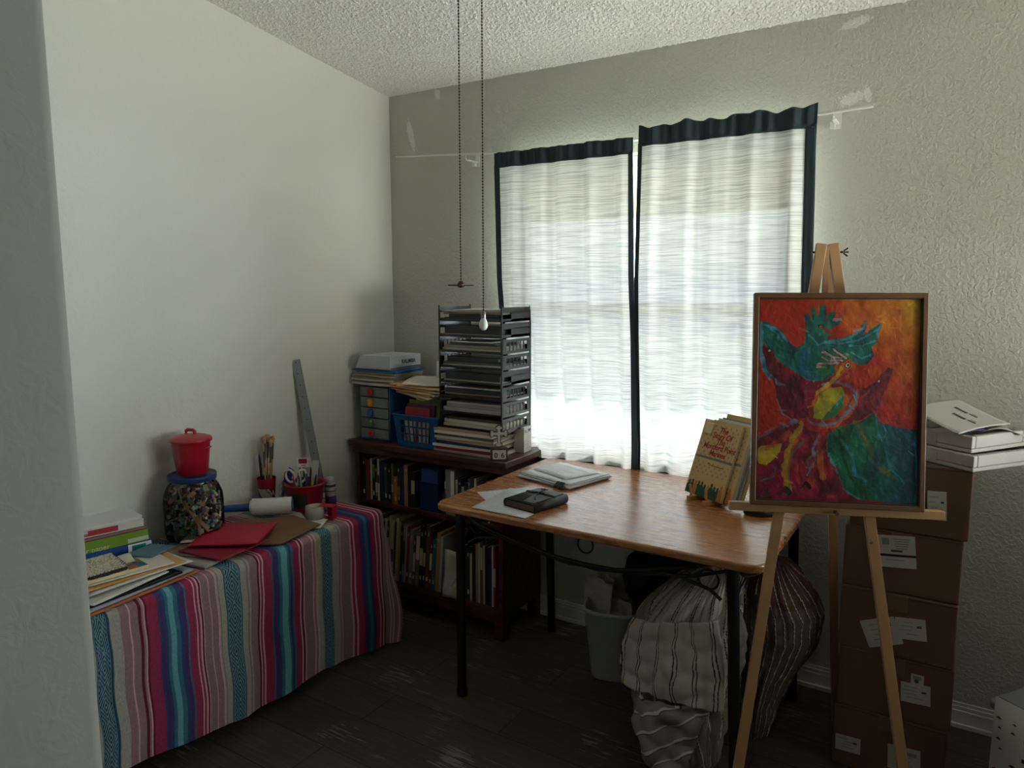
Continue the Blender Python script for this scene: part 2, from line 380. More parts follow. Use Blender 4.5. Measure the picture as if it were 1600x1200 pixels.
# outside: yard, eaves over the window, roof and wall added to block sky
struct(MB().bb(-12, 20, 0.16, 24, -0.30, -0.12).build('ground', mat('yard_ground', 'c4bca0', 0.9, var=0.25, scale=3)))
q = MB(); q.bb(-1.0, 5, 0.15, 1.05, 2.12, 2.16); q.bb(-1.0, 5, 1.0, 1.05, 1.90, 2.3); struct(q.build('roof_eave', mat('eave_soffit', 'eed8ac', 0.8)))
struct(MB().bb(3.44, 12, -12, 0.16, -0.30, -0.12).build('ground_side', mat('yard_ground', 'a8a48c', 0.9)))
struct(MB().bb(3.43, 6.6, -6.0, 0.15, 2.42, 2.50).build('roof_sky_blocker', mat('sky_blocker_boards', '8a8478', 0.8)))  # unseen side roof added to keep downward sky light out
struct(MB().bb(6.5, 6.6, -6.0, 0.15, -0.12, 2.42).build('wall_sky_blocker', mat('sky_blocker_boards', '8a8478', 0.8)))  # unseen outer wall added to keep horizon sky light out

# ================================================================= curtains and rod
CURT, n, l, pb = newmat('sheer_woven_curtain')
n.remove(pb)
tcn = n.new('ShaderNodeTexCoord'); mpn = n.new('ShaderNodeMapping'); mpn.inputs['Scale'].default_value = (7, 7, 470)
l.new(tcn.outputs['Object'], mpn.inputs[0]); nz = n.new('ShaderNodeTexNoise'); nz.inputs['Scale'].default_value = 1.0; nz.inputs['Detail'].default_value = 1; l.new(mpn.outputs[0], nz.inputs['Vector'])
rp = n.new('ShaderNodeValToRGB'); rp.color_ramp.elements[0].position = 0.36; rp.color_ramp.elements[0].color = (0.52, 0.54, 0.55, 1); rp.color_ramp.elements[1].position = 0.56; rp.color_ramp.elements[1].color = (0.86, 0.85, 0.83, 1)
l.new(nz.outputs[0], rp.inputs[0])
tl = n.new('ShaderNodeBsdfTranslucent'); df = n.new('ShaderNodeBsdfDiffuse'); tp = n.new('ShaderNodeBsdfTransparent')
l.new(rp.outputs[0], tl.inputs[0]); l.new(rp.outputs[0], df.inputs[0])
m1 = n.new('ShaderNodeMixShader'); m1.inputs[0].default_value = 0.885; l.new(tl.outputs[0], m1.inputs[1]); l.new(df.outputs[0], m1.inputs[2])
m2 = n.new('ShaderNodeMixShader'); m2.inputs[0].default_value = 0.012; l.new(m1.outputs[0], m2.inputs[1]); l.new(tp.outputs[0], m2.inputs[2]); l.new(m2.outputs[0], n['Material Output'].inputs[0])
HEM = mat('dark_teal_hem_cloth', '2c3b42', 0.9, var=0.15, scale=50, bump=0.3, bscale=200)

lerp = lambda a, b, t: a+(b-a)*max(0, min(1, t))
def curtain(label, fx0, fx1, ztop, ruffle, ph, hw0, hw1):
    """fx0/fx1: edge x as a function of z"""
    root = thing('curtain', label, 'curtain', ((fx0(1.4)+fx1(1.4))/2, -0.07, 0.70), group='sheer curtains with dark borders at the window')
    ox, oy, oz = root.location
    zb = 0.705
    def P(u, z, off=0.0):
        x = fx0(z)+(fx1(z)-fx0(z))*u
        s = (z-zb)/(ztop-zb)
        A = 0.010 + 0.012*(1-s)
        y = -0.112 + 0.062*max(0, min(1, (1.55-z)/0.7))
        if z > ztop-0.25: A = lerp(A, 0.006, (z-ztop+0.25)/0.2)
        wx = u*0.64
        y += A*(math.sin(wx*2*PI/0.128+ph) + 0.45*math.sin(wx*2*PI/0.071+ph*2.1+z*0.6) + 0.3*math.sin(z*2.3+u*9))
        if z > ztop-0.05: y += 0.004*math.sin(u*95+ph)
        zz = z
        if z > ztop-0.03: zz += ruffle*(0.5+0.5*math.sin(u*31+ph)*math.sin(u*13+1))*(z-(ztop-0.03))/0.03
        return (x-ox, y-off-oy, zz-oz)
    def strip(u0, u1, z0, z1, nu, nz, off):
        b = MB(); vs = [P(u0+(u1-u0)*i/nu, z0+(z1-z0)*j/nz, off) for j in range(nz+1) for i in range(nu+1)]
        b.add(vs, [(j*(nu+1)+i, j*(nu+1)+i+1, (j+1)*(nu+1)+i+1, (j+1)*(nu+1)+i) for j in range(nz) for i in range(nu)], None, True)
        return b
    strip(0, 1, zb, ztop, 130, 60, 0).build('panel', CURT, root)
    for nm, a in (('header', (0, 1, ztop-0.062, ztop, 160, 10)), ('side_hem', (0, hw0, zb, ztop-0.05, 4, 50)), ('side_hem', (1-hw1, 1, zb, ztop-0.05, 4, 50)), ('bottom_hem', (0, 1, zb, zb+0.055, 130, 3))):
        o = strip(*a, 0.0022).build(nm, HEM, root)
        md = o.modifiers.new('s', 'SOLIDIFY'); md.thickness = 0.0012; md.offset = 0
    return root
curtain('left sheer curtain panel with dark teal borders, behind the letter tray tower', lambda z: lerp(0.715, 0.690, (z-0.7)/1.4), lambda z: lerp(1.356, 1.332, (z-1.3)/0.8), 2.086, 0.003, 0.4, 0.045, 0.026)
curtain('right sheer curtain panel with dark teal borders and ruffled top, behind the propped book', lambda z: lerp(1.350, 1.358, (z-1.3)/0.8), lambda z: lerp(2.03, 2.002, (z-0.9)/1.1), 2.110, 0.020, 1.9, 0.026, 0.055)
WM = mat('white_metal', 'dddcd8', 0.35, var=0.03)
rod = thing('curtain_rod', 'thin white curtain rod across the top of the window', 'curtain rod', (1.1, -0.085, 2.085))
MB().tube([(-0.995, 0.01, 0.048), (-0.7, 0.005, 0.028), (-0.44, 0, 0.010), (-0.2, 0, -0.003), (0.22, 0, -0.004), (0.6, 0, 0.002), (1.07, 0, 0.016)], [0.0035, .004, .005, .0055, .0055, .0055, .0055], 10).build('rod', WM, rod)
for bx in (0.53, 2.05):
    bz = -0.012 + (0.012 if bx > 1 else 0.016)
    q = MB(); q.bb(bx-1.1-0.012, bx-1.1+0.012, 0.081, 0.0845, bz-0.03, bz+0.03); q.bb(bx-1.1-0.006, bx-1.1+0.006, 0.0, 0.082, bz-0.014, bz-0.008)
    q.tube([(bx-1.1, 0.012, bz-0.012), (bx-1.1, -0.008, bz-0.014), (bx-1.1, -0.012, bz-0.004), (bx-1.1, -0.010, bz+0.006)], 0.003, 8)
    q.bb(bx-1.1-0.022, bx-1.1-0.006, 0.066, 0.0845, bz-0.028, bz-0.006)
    q.build('bracket', WM, rod, bevel=0.001)

# ================================================================= ceiling fan (above the picture) and its two pull chains
FB = mat('fan_bronze', '3a2c22', 0.35, metal=0.7)
FX, FY = 1.705, -1.715
fan = thing('ceiling_fan', 'ceiling fan above the room with two pull chains hanging below it', 'ceiling fan', (FX, FY, 2.34))
q = MB(); q.lathe([(0, -.05), (0.06, -.05), (0.10, -0.02), (0.11, 0.02), (0.09, 0.06), (0.03, 0.08), (0.0, 0.08)], 32); q.build('motor_housing', FB, fan)
q = MB(); q.cyl((0, 0, .07), (0, 0, ceil_z(FY)-2.34), 0.012); q.lathe([(0.0, .24), (0.05, .27), (0.065, ceil_z(FY)-2.34)], 24); q.build('down_rod', FB, fan)
for k in range(5):
    a = 2*PI*k/5+0.3
    q = MB(); M = Matrix.Rotation(a, 4, 'Z') @ Matrix.Rotation(D2R(10), 4, 'X')
    q.prism([(0.12, -.02), (0.2, -.055), (0.56, -.065), (0.60, -.03), (0.60, .03), (0.56, .065), (0.2, .055), (0.12, .02)], 0.02, 0.027, M=M)
    q.build('blade', mat('fan_blade_wood', '6a4a30', 0.45), fan, bevel=0.003)
CH = mat('antique_chain_metal', '4a4038', 0.35, metal=0.8)
def chain(x, y, z0, z1, label):
    t = thing('pull_chain', label, 'pull chain', (x, y, z0))
    q = MB(); n_ = int((z1-z0)/0.0052)
    bead = [(0, -.0019), (.0014, -.0012), (.0019, 0), (.0014, .0012), (0, .0019)]
    for k in range(n_): q.lathe(bead, 6, (0, 0, k*0.0052))
    q.cyl((0, 0, 0), (0, 0, z1-z0), 0.0006, n=5)
    q.build('bead_chain', CH, t)
    return t
def unp(x, y, dist):
    """point on the vertical line seen at that bearing"""
    return x, y
c1 = chain(1.6955, -1.735, 1.512, 2.30, 'bead pull chain ending in a tiny ceiling fan charm, left of the bulb charm chain')
q = MB(); q.lathe([(0, -.006), (.006, -.004), (.007, .002), (.003, .006), (0, .008)], 14)
for k in range(4):
    a = k*PI/2+0.5
    q.box((math.cos(a)*.0145, math.sin(a)*.0145, -0.001), (.018, .007, .0012), (D2R(12), 0, a))
q.build('fan_charm', mat('charm_bronze', '5a3a2c', 0.4, metal=0.4), c1)
c2 = chain(1.7315, -1.7155, 1.456, 2.30, 'long bead pull chain with a white light bulb charm, in front of the letter trays')
q = MB(); q.lathe([(0, -.027), (.004, -.0265), (.0075, -.022), (.0085, -.017), (.007, -.011), (.0042, -.005), (.004, -.004)], 20); q.build('bulb_charm', mat('milky_plastic', 'e8e8e4', 0.25, var=.02), c2)
q = MB(); q.lathe([(.0042, -.005), (.0046, -.003), (.0046, .006), (.002, .008), (0, .009)], 16); q.build('charm_socket', mat('nickel', 'a09890', 0.3, metal=0.9), c2)

# unseen hall ceiling lamp, added as fill behind the camera
hl = thing('ceiling_fill_lamp', 'round flush ceiling lamp added in the unseen hall as fill light', 'lamp', (2.55, -3.7, ceil_z(-3.7)))
q = MB(); q.lathe([(0, -.085), (.10, -.08), (.17, -.05), (.18, -.03)], 32)
dm, n, l, pb = newmat('fill_lamp_diffuser'); pb.inputs['Emission Color'].default_value = (1, .93, .82, 1); pb.inputs['Emission Strength'].default_value = 2.5
q.build('diffuser', dm, hl); q = MB(); q.lathe([(.18, -.03), (.19, -.03), (.19, .03), (0, .03)], 32); q.build('fill_lamp_base', WM, hl)

# ================================================================= bookcase
DW, n, l, pb = newmat('dark_cherry_wood')
tcn = n.new('ShaderNodeTexCoord'); mpn = n.new('ShaderNodeMapping'); mpn.inputs['Scale'].default_value = (2, 12, 12); l.new(tcn.outputs['Object'], mpn.inputs[0])
nz = n.new('ShaderNodeTexNoise'); nz.inputs['Scale'].default_value = 4; nz.inputs['Detail'].default_value = 5; l.new(mpn.outputs[0], nz.inputs['Vector'])
rp = n.new('ShaderNodeValToRGB'); rp.color_ramp.elements[0].color = (*hx('2e1712'), 1); rp.color_ramp.elements[1].color = (*hx('5a3024'), 1); rp.color_ramp.elements[0].position = .35; rp.color_ramp.elements[1].position = .7
l.new(nz.outputs[0], rp.inputs[0]); l.new(rp.outputs[0], pb.inputs['Base Color']); pb.inputs['Roughness'].default_value = 0.38
bc = thing('bookcase', 'dark cherry wood open bookcase in the corner below the window', 'bookcase', (0.465, -0.19, 0))
x0, x1, yf, yb = -0.415, 0.42, -0.155, 0.165
def bcp(name, *a, bev=0.002): MB().bb(*a).build(name, DW, bc, bevel=bev)
bcp('top_board', x0-.03, x1+.025, yf-.02, yb+.005, 0.767, 0.795, bev=.004)
bcp('top_molding', x0-.012, x1+.008, yf-.008, yb, 0.738, 0.766, bev=.003)
bcp('side_panel', x0, x0+.022, yf, yb, 0.10, 0.738); bcp('side_panel', x1-.022, x1, yf, yb, 0.10, 0.738)
bcp('back_panel', x0+.022, x1-.022, yb-.012, yb, 0.10, 0.738)
bcp('shelf', x0+.022, x1-.022, yf+.005, yb-.012, 0.488, 0.512); bcp('shelf', x0+.022, x1-.022, yf+.005, yb-.012, 0.118, 0.142)
bcp('base_rail', x0+.022, x1-.022, yf+.002, yf+.022, 0.075, 0.118)
for (a, c_) in ((x0, yf), (x1-.045, yf), (x0, yb-.045), (x1-.045, yb-.045)): bcp('foot', a, a+.045, c_, c_+.045, 0, 0.10)

# books standing on the shelves
COLN = {'dark red': '7a2824', 'black': '1e1c1c', 'white': 'c6c0b4', 'navy': '1e2a4c', 'brown': '5c4030', 'cream': 'b8a888', 'grey': '7c7a74', 'blue': '26457e', 'tan': 'a08058', 'green': '2e4a3a', 'charcoal': '34322f', 'pale grey': 'a8a49c', 'maroon': '5a1e28', 'olive': '6a6440', 'teal': '2c5a60', 'orange': 'b5622a'}
BOOKMAT = vmat('book_binding', 0.55, bump=0.15, bscale=80)
PAGES = mat('page_block', 'b8ae98', 0.9, var=0.2, scale=200)
placed = []
def shelf_book(x, w, h, d, colname, tilt, z, band, shelf):
    t = thing('book', '', 'book', (x, -0.335, z), group='books on the %s' % shelf)
    t.rotation_euler = (0, tilt, 0)
    c = hx(COLN[colname]); ct = 0.0022
    b = MB()
    b.bb(-w/2, w/2, 0, ct, 0, h, col=c); b.bb(-w/2, -w/2+ct, ct, d, 0, h, col=c); b.bb(w/2-ct, w/2, ct, d, 0, h, col=c)
    if band:
        bh = h*(0.18+0.25*random.random()); bz = h*(0.2+0.4*random.random())
        b.bb(-w/2+.001, w/2-.001, -0.0006, 0.0004, bz, bz+bh, col=hx(COLN[band]))
    if random.random() < .6 and w > .012:
        b.bb(-w*.22, w*.22, -0.0006, 0.0004, h*.12, h*.12+.02, col=hx(COLN[random.choice(['white', 'cream', 'tan'])]))
        b.bb(-w*.15, w*.15, -0.0006, 0.0004, h*.84, h*.9, col=hx(COLN['cream']))
    b.build('cover', BOOKMAT, t)
    MB().bb(-w/2+ct, w/2-ct, ct, d-.004, 0.003, h-.004).build('page_block', PAGES, t)
    placed.append((t, shelf, colname, band, w, h, x))
def run_books(x, xe, z, hmax, shelf, seq, tiltf=lambda i: 0, dark=.5):
    i = 0
    while x < xe:
        cn, w, h, band = seq[i % len(seq)] if i < len(seq) else (random.choice(list(COLN)), random.uniform(.012, .03), random.uniform(.7, .98)*hmax, random.choice([None, None, 'white', 'cream']))
        if x+w > xe: break
        tl_ = tiltf(i)
        ext = abs(math.tan(tl_))*h*0
        shelf_book(x+w/2, w-.0008, h, 0.15, cn, tl_, z, band, shelf)
        x += w+ext+0.0006; i += 1
S1 = [('black', .022, .20, None), ('dark red', .03, .19, 'brown'), ('white', .010, .20, None), ('black', .018, .19, 'olive'), ('charcoal', .014, .17, 'white'), ('white', .012, .20, 'maroon'), ('navy', .028, .19, None), ('green', .02, .185, None), ('black', .024, .175, None), ('olive', .012, .19, 'cream'), ('orange', .022, .13, None), ('charcoal', .018, .19, 'olive'), ('navy', .022, .18, 'black'), ('tan', .022, .195, None), ('black', .018, .19, None)]
run_books(0.078, 0.415, 0.5125, .20, 'upper shelf', S1)
S2 = [('pale grey', .012, .165, None), ('navy', .02, .175, None), ('cream', .012, .14, None), ('black', .02, .16, 'white'), ('blue', .014, .18, None), ('charcoal', .018, .19, 'grey'), ('white', .012, .185, None), ('brown', .02, .17, None), ('grey', .014, .165, None), ('black', .022, .18, 'cream'), ('cream', .009, .16, None), ('green', .018, .175, None), ('charcoal', .016, .15, 'white'), ('navy', .015, .17, None)]
run_books(0.632, 0.858, 0.5125, .19, 'upper shelf', S2)
S3 = [('black', .03, .28, None), ('black', .022, .29, None), ('pale grey', .012, .295, None), ('white', .008, .30, None), ('charcoal', .014, .29, 'brown'), ('pale grey', .010, .285, None), ('maroon', .012, .27, None), ('white', .012, .29, None), ('brown', .014, .28, 'white'), ('pale grey', .013, .31, None), ('cream', .016, .29, 'charcoal'), ('charcoal', .012, .28, None), ('cream', .015, .305, None), ('tan', .012, .29, None), ('black', .014, .27, None), ('grey', .014, .285, 'charcoal'), ('pale grey', .009, .28, None), ('dark red', .015, .275, None), ('grey', .022, .265, None)]
run_books(0.085, 0.56, 0.1425, .31, 'lower shelf', S3, lambda i: 0.075 if i > 1 else 0)
S4 = [('navy', .016, .25, None), ('charcoal', .016, .24, None), ('cream', .012, .215, None), ('black', .018, .26, None), ('tan', .012, .265, None), ('pale grey', .011, .27, None), ('brown', .014, .26, 'cream'), ('pale grey', .010, .265, None), ('black', .022, .26, None), ('navy', .012, .255, None), ('white', .008, .27, None), ('dark red', .012, .265, 'cream')]
run_books(0.672, 0.858, 0.1425, .27, 'lower shelf', S4)
cnt = {}; ORD = ['first', 'second', 'third', 'fourth', 'fifth', 'sixth', 'seventh', 'eighth', 'ninth', 'tenth', 'eleventh', 'twelfth']
placed.sort(key=lambda q: q[6])
tot = {}
for q in placed: tot[(q[1], q[2])] = tot.get((q[1], q[2]), 0)+1
for t, sh, cn, band, w, h, x in placed:
    k = (sh, cn); cnt[k] = cnt.get(k, 0)+1
    if tot[k] == 1: s = 'the only %s-spined book on the bookcase %s' % (cn, sh)
    else: s = '%s of the %s %s-spined books from the left, bookcase %s' % (ORD[cnt[k]-1], 'two' if tot[k] == 2 else 'several', cn, sh)
    t['label'] = s

# things in front of and between the books
BLU = mat('blue_plastic', '1c4f86', 0.35, var=.05)
t = thing('storage_bin', 'narrow dark blue plastic bin between the books on the upper shelf', 'bin', (0.485, -0.26, 0.5125))
q = MB(); q.bb(-.055, .05, -.075, .07, 0, .004); q.bb(-.055, -.052, -.075, .07, 0, .13); q.bb(.047, .05, -.075, .07, 0, .13); q.bb(-.052, .047, -.075, -.072, 0, .13); q.bb(-.052, .047, .067, .07, 0, .13)
q.bb(-.058, .053, -.078, -.070, .125, .133); q.build('bin_body', mat('navy_plastic', '1b2c58', 0.4), t, bevel=.001)
q = MB(); q.bb(-.05, .045, -.068, .06, .006, .19); q.build('folded_liner', mat('blue_card', '22407a', .6), t)
t = thing('spray_bottle', 'small dark bottle with a white cap in front of the books, upper shelf', 'bottle', (0.572, -0.312, 0.5125))
q = MB(); q.lathe([(0, 0), (.022, 0), (.024, .01), (.024, .09), (.012, .105), (.011, .115)], 20); q.build('bottle_body', mat('dark_bottle', '1d2530', .3), t)
q = MB(); q.lathe([(.013, .112), (.014, .114), (.014, .145), (.011, .148), (0, .148)], 20); q.build('cap', mat('white_cap', 'cfcac0', .5), t)
t = thing('binder', 'pale grey magazine box with a white spine label on the upper shelf', 'magazine box', (0.602, -0.335, 0.5125))
q = MB(); q.bb(-.026, .026, 0, .15, 0, .205, ); q.build('box_body', mat('pale_card', '8a8680', .7), t, bevel=.002)
MB().bb(.004, .022, -.001, .0004, .06, .2).build('spine_label', PAPER, t)
# ribbon of ripped paper hanging off the lower shelf
t = thing('paper_bag', 'folded whitish paper bag leaning on the books of the lower shelf', 'bag', (0.615, -0.345, 0.1425))
q = MB(); q.sheet(.085, .006, .0, None, 4, 2)
q = MB(); M = frame((0, 0.0, .105), (1, 0, 0.0), (0, .12, 1))
q.sheet(.085, .21, .004, lambda u, v: .006*math.sin(u*7)*math.sin(v*4+1)+.004*math.sin(v*9), 10, 12, M); q.build('bag_sheet', mat('bag_paper', 'b4b0a6', .8), t)
q = MB(); q.tube([(.0, -.012, .06), (.02, -.016, .075), (.036, -.012, .11), (.038, -.008, .14)], .004, 6, flat=.5); q.tube([(-.01, -.012, .05), (.012, -.014, .045), (.03, -.01, .06)], .004, 6, flat=.5); q.build('torn_strip', PAPER, t)
tag(MB().bb(-.05, .05, -.004, 0, 0, .003).build('paper_strip', PAPER), 'thin white paper lying on top of the lower shelf books', 'paper', loc=(.64, -.30, .452))
# card and flat box lying above the lower books at the right
t = thing('wire_basket', 'small black wire basket lying on top of the lower shelf books at the right', 'basket', (0.76, -0.30, 0.418))
q = MB()
for k in range(6): q.tube([(-.07+.028*k, -.03, .003), (-.07+.028*k, .08, .003)], .0015, 5)
for zz in (.003, .03): q.tube([(-.08, -.035, zz), (.08, -.035, zz), (.08, .08, zz), (-.08, .08, zz)], .002, 5, closed=True)
for k in range(9): q.tube([(-.08+.02*k, -.035, .003), (-.08+.02*k, -.035, .03)], .0012, 5)
q.build('wire_body', mat('black_wire', '16151a', .35, metal=.6), t)

# ================================================================= on top of the bookcase
T = 0.7955
CLEAR, n, l, pb = newmat('cloudy_clear_plastic')
pb.inputs['Base Color'].default_value = (*hx('8c9296'), 1); pb.inputs['Roughness'].default_value = .28; pb.inputs['Alpha'].default_value = .72
du = thing('drawer_unit', 'small blue tabletop unit of five clear drawers with coloured pulls', 'drawer unit', (0.142, -0.205, T))
q = MB(); w_, d_, h_ = .185, .20, .262
q.bb(-w_/2, w_/2, -d_/2, d_/2, 0, .008); q.bb(-w_/2, w_/2, -d_/2, d_/2, h_-.006, h_); q.bb(-w_/2, -w_/2+.004, -d_/2, d_/2, 0, h_); q.bb(w_/2-.004, w_/2, -d_/2, d_/2, 0, h_); q.bb(-w_/2, w_/2, d_/2-.004, d_/2, 0, h_)
for k in range(1, 5): q.bb(-w_/2, w_/2, -d_/2, d_/2, .008+k*.0496-.002, .008+k*.0496)
q.build('frame', mat('translucent_blue_plastic', '2f5f96', .3), du, bevel=.0015)
for k, kc in enumerate(('b03048', '1f7a4c', '1d5f9a', 'c88a22', 'a01c1c')):
    z0 = .0095+k*.0496
    q = MB(); q.bb(-w_/2+.006, w_/2-.006, -d_/2-.004, -d_/2-.001, z0, z0+.044); q.bb(-w_/2+.008, w_/2-.008, -d_/2, d_/2-.01, z0, z0+.002)
    q.bb(-w_/2+.008, -w_/2+.010, -d_/2, d_/2-.01, z0, z0+.038); q.bb(w_/2-.010, w_/2-.008, -d_/2, d_/2-.01, z0, z0+.038)
    dr = q.build('drawer', CLEAR, du, bevel=.001)
    q = MB(); q.lathe([(0, -.022), (.012, -.021), (.017, -.012), (.017, .008), (.012, .016), (0, .018)], 16, sq=.55); q.v = [(x-.022, y-d_/2-.008, z+z0+.022) for x, y, z in q.v]
    q.build('pull', mat('pull_'+kc, kc, .3, coat=.4), dr)
    q = MB()
    for j in range(5): q.box((-.06+.03*j+random.uniform(-.008, .008), -.06+random.uniform(-.02, .02), z0+.012), (.02, .02, .018), (0, 0, random.random()), col=hx(random.choice(['8a8880', '5a5e62', 'a8a49a', '6a5a50'])))
    q.build('small_parts', PRINT, dr)

def flat_item(name, label, cat, x, y, z, w, d, t_, rz, col, group=None, m=None, bend=0.0, tilt=(0, 0), wob=.001, edge=None, colf=None):
    """a thin lying document: sheet with slight curl, pages in one mesh"""
    q = MB(); s1, s2 = random.random()*6, random.random()*6
    c = hx(col)
    q.sheet(w, d, t_, lambda u, v: bend*(u*u)*1.0 + wob*math.sin(u*5+s1)*math.sin(v*4+s2)+wob, 12, 8, col=hx(edge) if edge else c, colf=colf or (lambda u, v: c))
    o = q.build(name, m or PRINT)
    return tag(o, label, cat, group, loc=(x, y, z), rot=(tilt[0], tilt[1], rz))
# pile of documents above the drawers, blue folder on top
zz = T+.263
pile = [('c8c0ae', .29, .21, .010, 'lowest'), ('b0a48e', .27, .20, .007, 'second'), ('d0c8b8', .26, .22, .006, 'third'), ('8a8478', .28, .2, .008, 'fourth'), ('a8a090', .25, .21, .007, 'fifth'), ('c9b98c', .26, .2, .006, 'sixth'), ('6f96a8', .25, .2, .004, 'seventh')]
for k, (c_, w_, d_, t_, nm) in enumerate(pile):
    flat_item('document_stack', 'thin worn paper bundle, %s from the bottom of the pile on the clear drawers' % nm, 'papers', .150+random.uniform(-.006, .006), -.215+random.uniform(-.01, .01), zz, min(w_, .27), d_, t_, random.uniform(-.04, .04), c_, 'papers piled on the clear drawers', bend=-.0, edge=c_)
    zz += t_+.0022
flat_item('folder', 'blue folder on top of the pile under the white box', 'folder', .155, -.22, zz, .27, .21, .006, .02, '2a5cae', m=GLOSSP); zz += .0085
# white box lettered KALIMBA
kb = thing('cardboard_box', 'white box lettered KALIMBA lying on the blue folder', 'box', (.155, -.20, zz), D2R(3))
q = MB(); q.bb(-.09, .09, -.115, .115, .012, .066); q.build('box_body', mat('white_card', 'd4d6dc', .5, var=.02), kb, bevel=.0015)
q = MB(); q.prism([(-.098, -.117), (.094, -.117), (.094, -.121), (-.098, -.121)], .004, .062)
q = MB(); q.add([(-.105, -.135, .008), (.092, -.122, .008), (.088, -.1165, .066), (-.09, -.1165, .066), (-.105, -.133, .006), (.092, -.120, .006), (.088, -.1150, .066), (-.09, -.1150, .066)], [(0, 1, 2, 3), (7, 6, 5, 4), (0, 4, 5, 1), (1, 5, 6, 2), (3, 7, 4, 0)])
q.build('end_flap', mat('white_card_shaded', 'b4b6bc', .55, var=.02), kb)  # darker than the box: shade on this face is put into the colour
q = MB(); q.bb(-.086, .086, -.11, .112, 0, .0115); q.build('box_tray', mat('grey_card', '8c8e94', .6), kb)
text('lettering', 'KALIMBA', .026, frame((.0906, .018, .036), (0, 1, 0), (0, 0, 1)), mat('black_ink', '26262c', .5), kb, off=.0004)

# blue slotted basket
bk = thing('plastic_basket', 'blue slotted plastic basket of cards and booklets beside the clear drawers', 'basket', (0.405, -0.235, T))
w0, w1, d0, d1, hh = .108, .124, .088, .10, .142
def quadwall(b, p, q_, sl, t_=.0028):
    """slotted wall between bottom edge p[0]-p[1] and top edge q_[0]-q_[1]"""
    p0, p1, q0, q1 = [Vector(v) for v in (*p, *q_)]
    nrm = (p1-p0).cross(q0-p0).normalized()*t_
    def pt(u, v): return (p0.lerp(p1, u)).lerp(q0.lerp(q1, u), v)
    def bar(u0, u1, v0, v1):
        a = [pt(u0, v0), pt(u1, v0), pt(u1, v1), pt(u0, v1)]
        b.add(a+[k-nrm for k in a], [(0, 1, 2, 3), (7, 6, 5, 4), (0, 4, 5, 1), (1, 5, 6, 2), (2, 6, 7, 3), (3, 7, 4, 0)])
    if not sl: bar(0, 1, 0, 1); return
    n_, v0, v1, mid = sl
    bar(0, 1, 0, v0); bar(0, 1, v1, 1)
    e0, e1 = .14, .86
    bar(0, e0, v0, v1); bar(e1, 1, v0, v1)
    for k in range(1, n_): u = e0+(e1-e0)*k/n_; bar(u-.012, u+.012, v0, v1)
    for m_ in mid: bar(e0, e1, m_-.02, m_+.02)
q = MB()
A0 = [(-w0, -d0, 0), (w0, -d0, 0), (w0, d0, 0), (-w0, d0, 0)]; A1 = [(-w1, -d1, hh), (w1, -d1, hh), (w1, d1, hh), (-w1, d1, hh)]
for k in range(4): quadwall(q, (A0[k], A0[(k+1) % 4]), (A1[k], A1[(k+1) % 4]), (7, .16, .84, (.40, .64)))
q.bb(-w0, w0, -d0, d0, 0, .004)
q.tube([(x*1.01, y*1.01, hh) for x, y, z in A1], .005, 8, closed=True)
q.build('basket_body', BLU, bk)
# booklets, cards standing inside
bcols = [('c4505a', 'pink greeting card'), ('6a3a58', 'plum notebook'), ('8a8a60', 'olive booklet'), ('d8cfc0', 'cream booklet'), ('5e6e58', 'grey-green booklet'), ('3a2c28', 'dark booklet'), ('a89a6a', 'straw-coloured booklet'), ('c8b8c0', 'pale pink booklet')]
for k, (c_, nm) in enumerate(bcols):
    yy = -.30+k*.019; hk = .165+.012*k*(k < 5)+random.uniform(0, .01)
    q = MB(); q.box((0, 0, hk/2), (.14+.02*(k % 3), .010 if k else .004, hk), col=hx(c_))
    if k == 0:
        for i_ in range(9): q.box((-.064+.016*i_, -.0026, .062), (.0155, .0012, .124), col=hx(['d0c8b4', 'c8a878', 'dcd4c4', 'c0b088', 'd4b0a0'][i_ % 5]))
    if k == 0: q.box((0, -.0023, hk*.88), (.128, .001, hk*.2), col=hx('a83038'))
    tag(q.build('card' if k == 0 else 'booklet', PRINT), '%s standing in the blue basket' % nm, 'booklet', 'cards and booklets in the blue basket', loc=(.385+.006*k, yy, T+.006), rot=(D2R(-5), 0, 0))
for k, (c_, nm) in enumerate((('e8e6e0', 'white'), ('b01c3c', 'crimson'), ('dcd8d0', 'off-white'))):
    q = MB(); q.cyl((0, 0, 0), (.022-.01*k, 0, .125), .0048, n=10); tag(q.build('pen', mat('pen_'+c_, c_, .35)), '%s pen standing behind the slots of the blue basket' % nm, 'pen', 'pens in the blue basket', loc=(.37+.025*k, -.314, T+.0062))
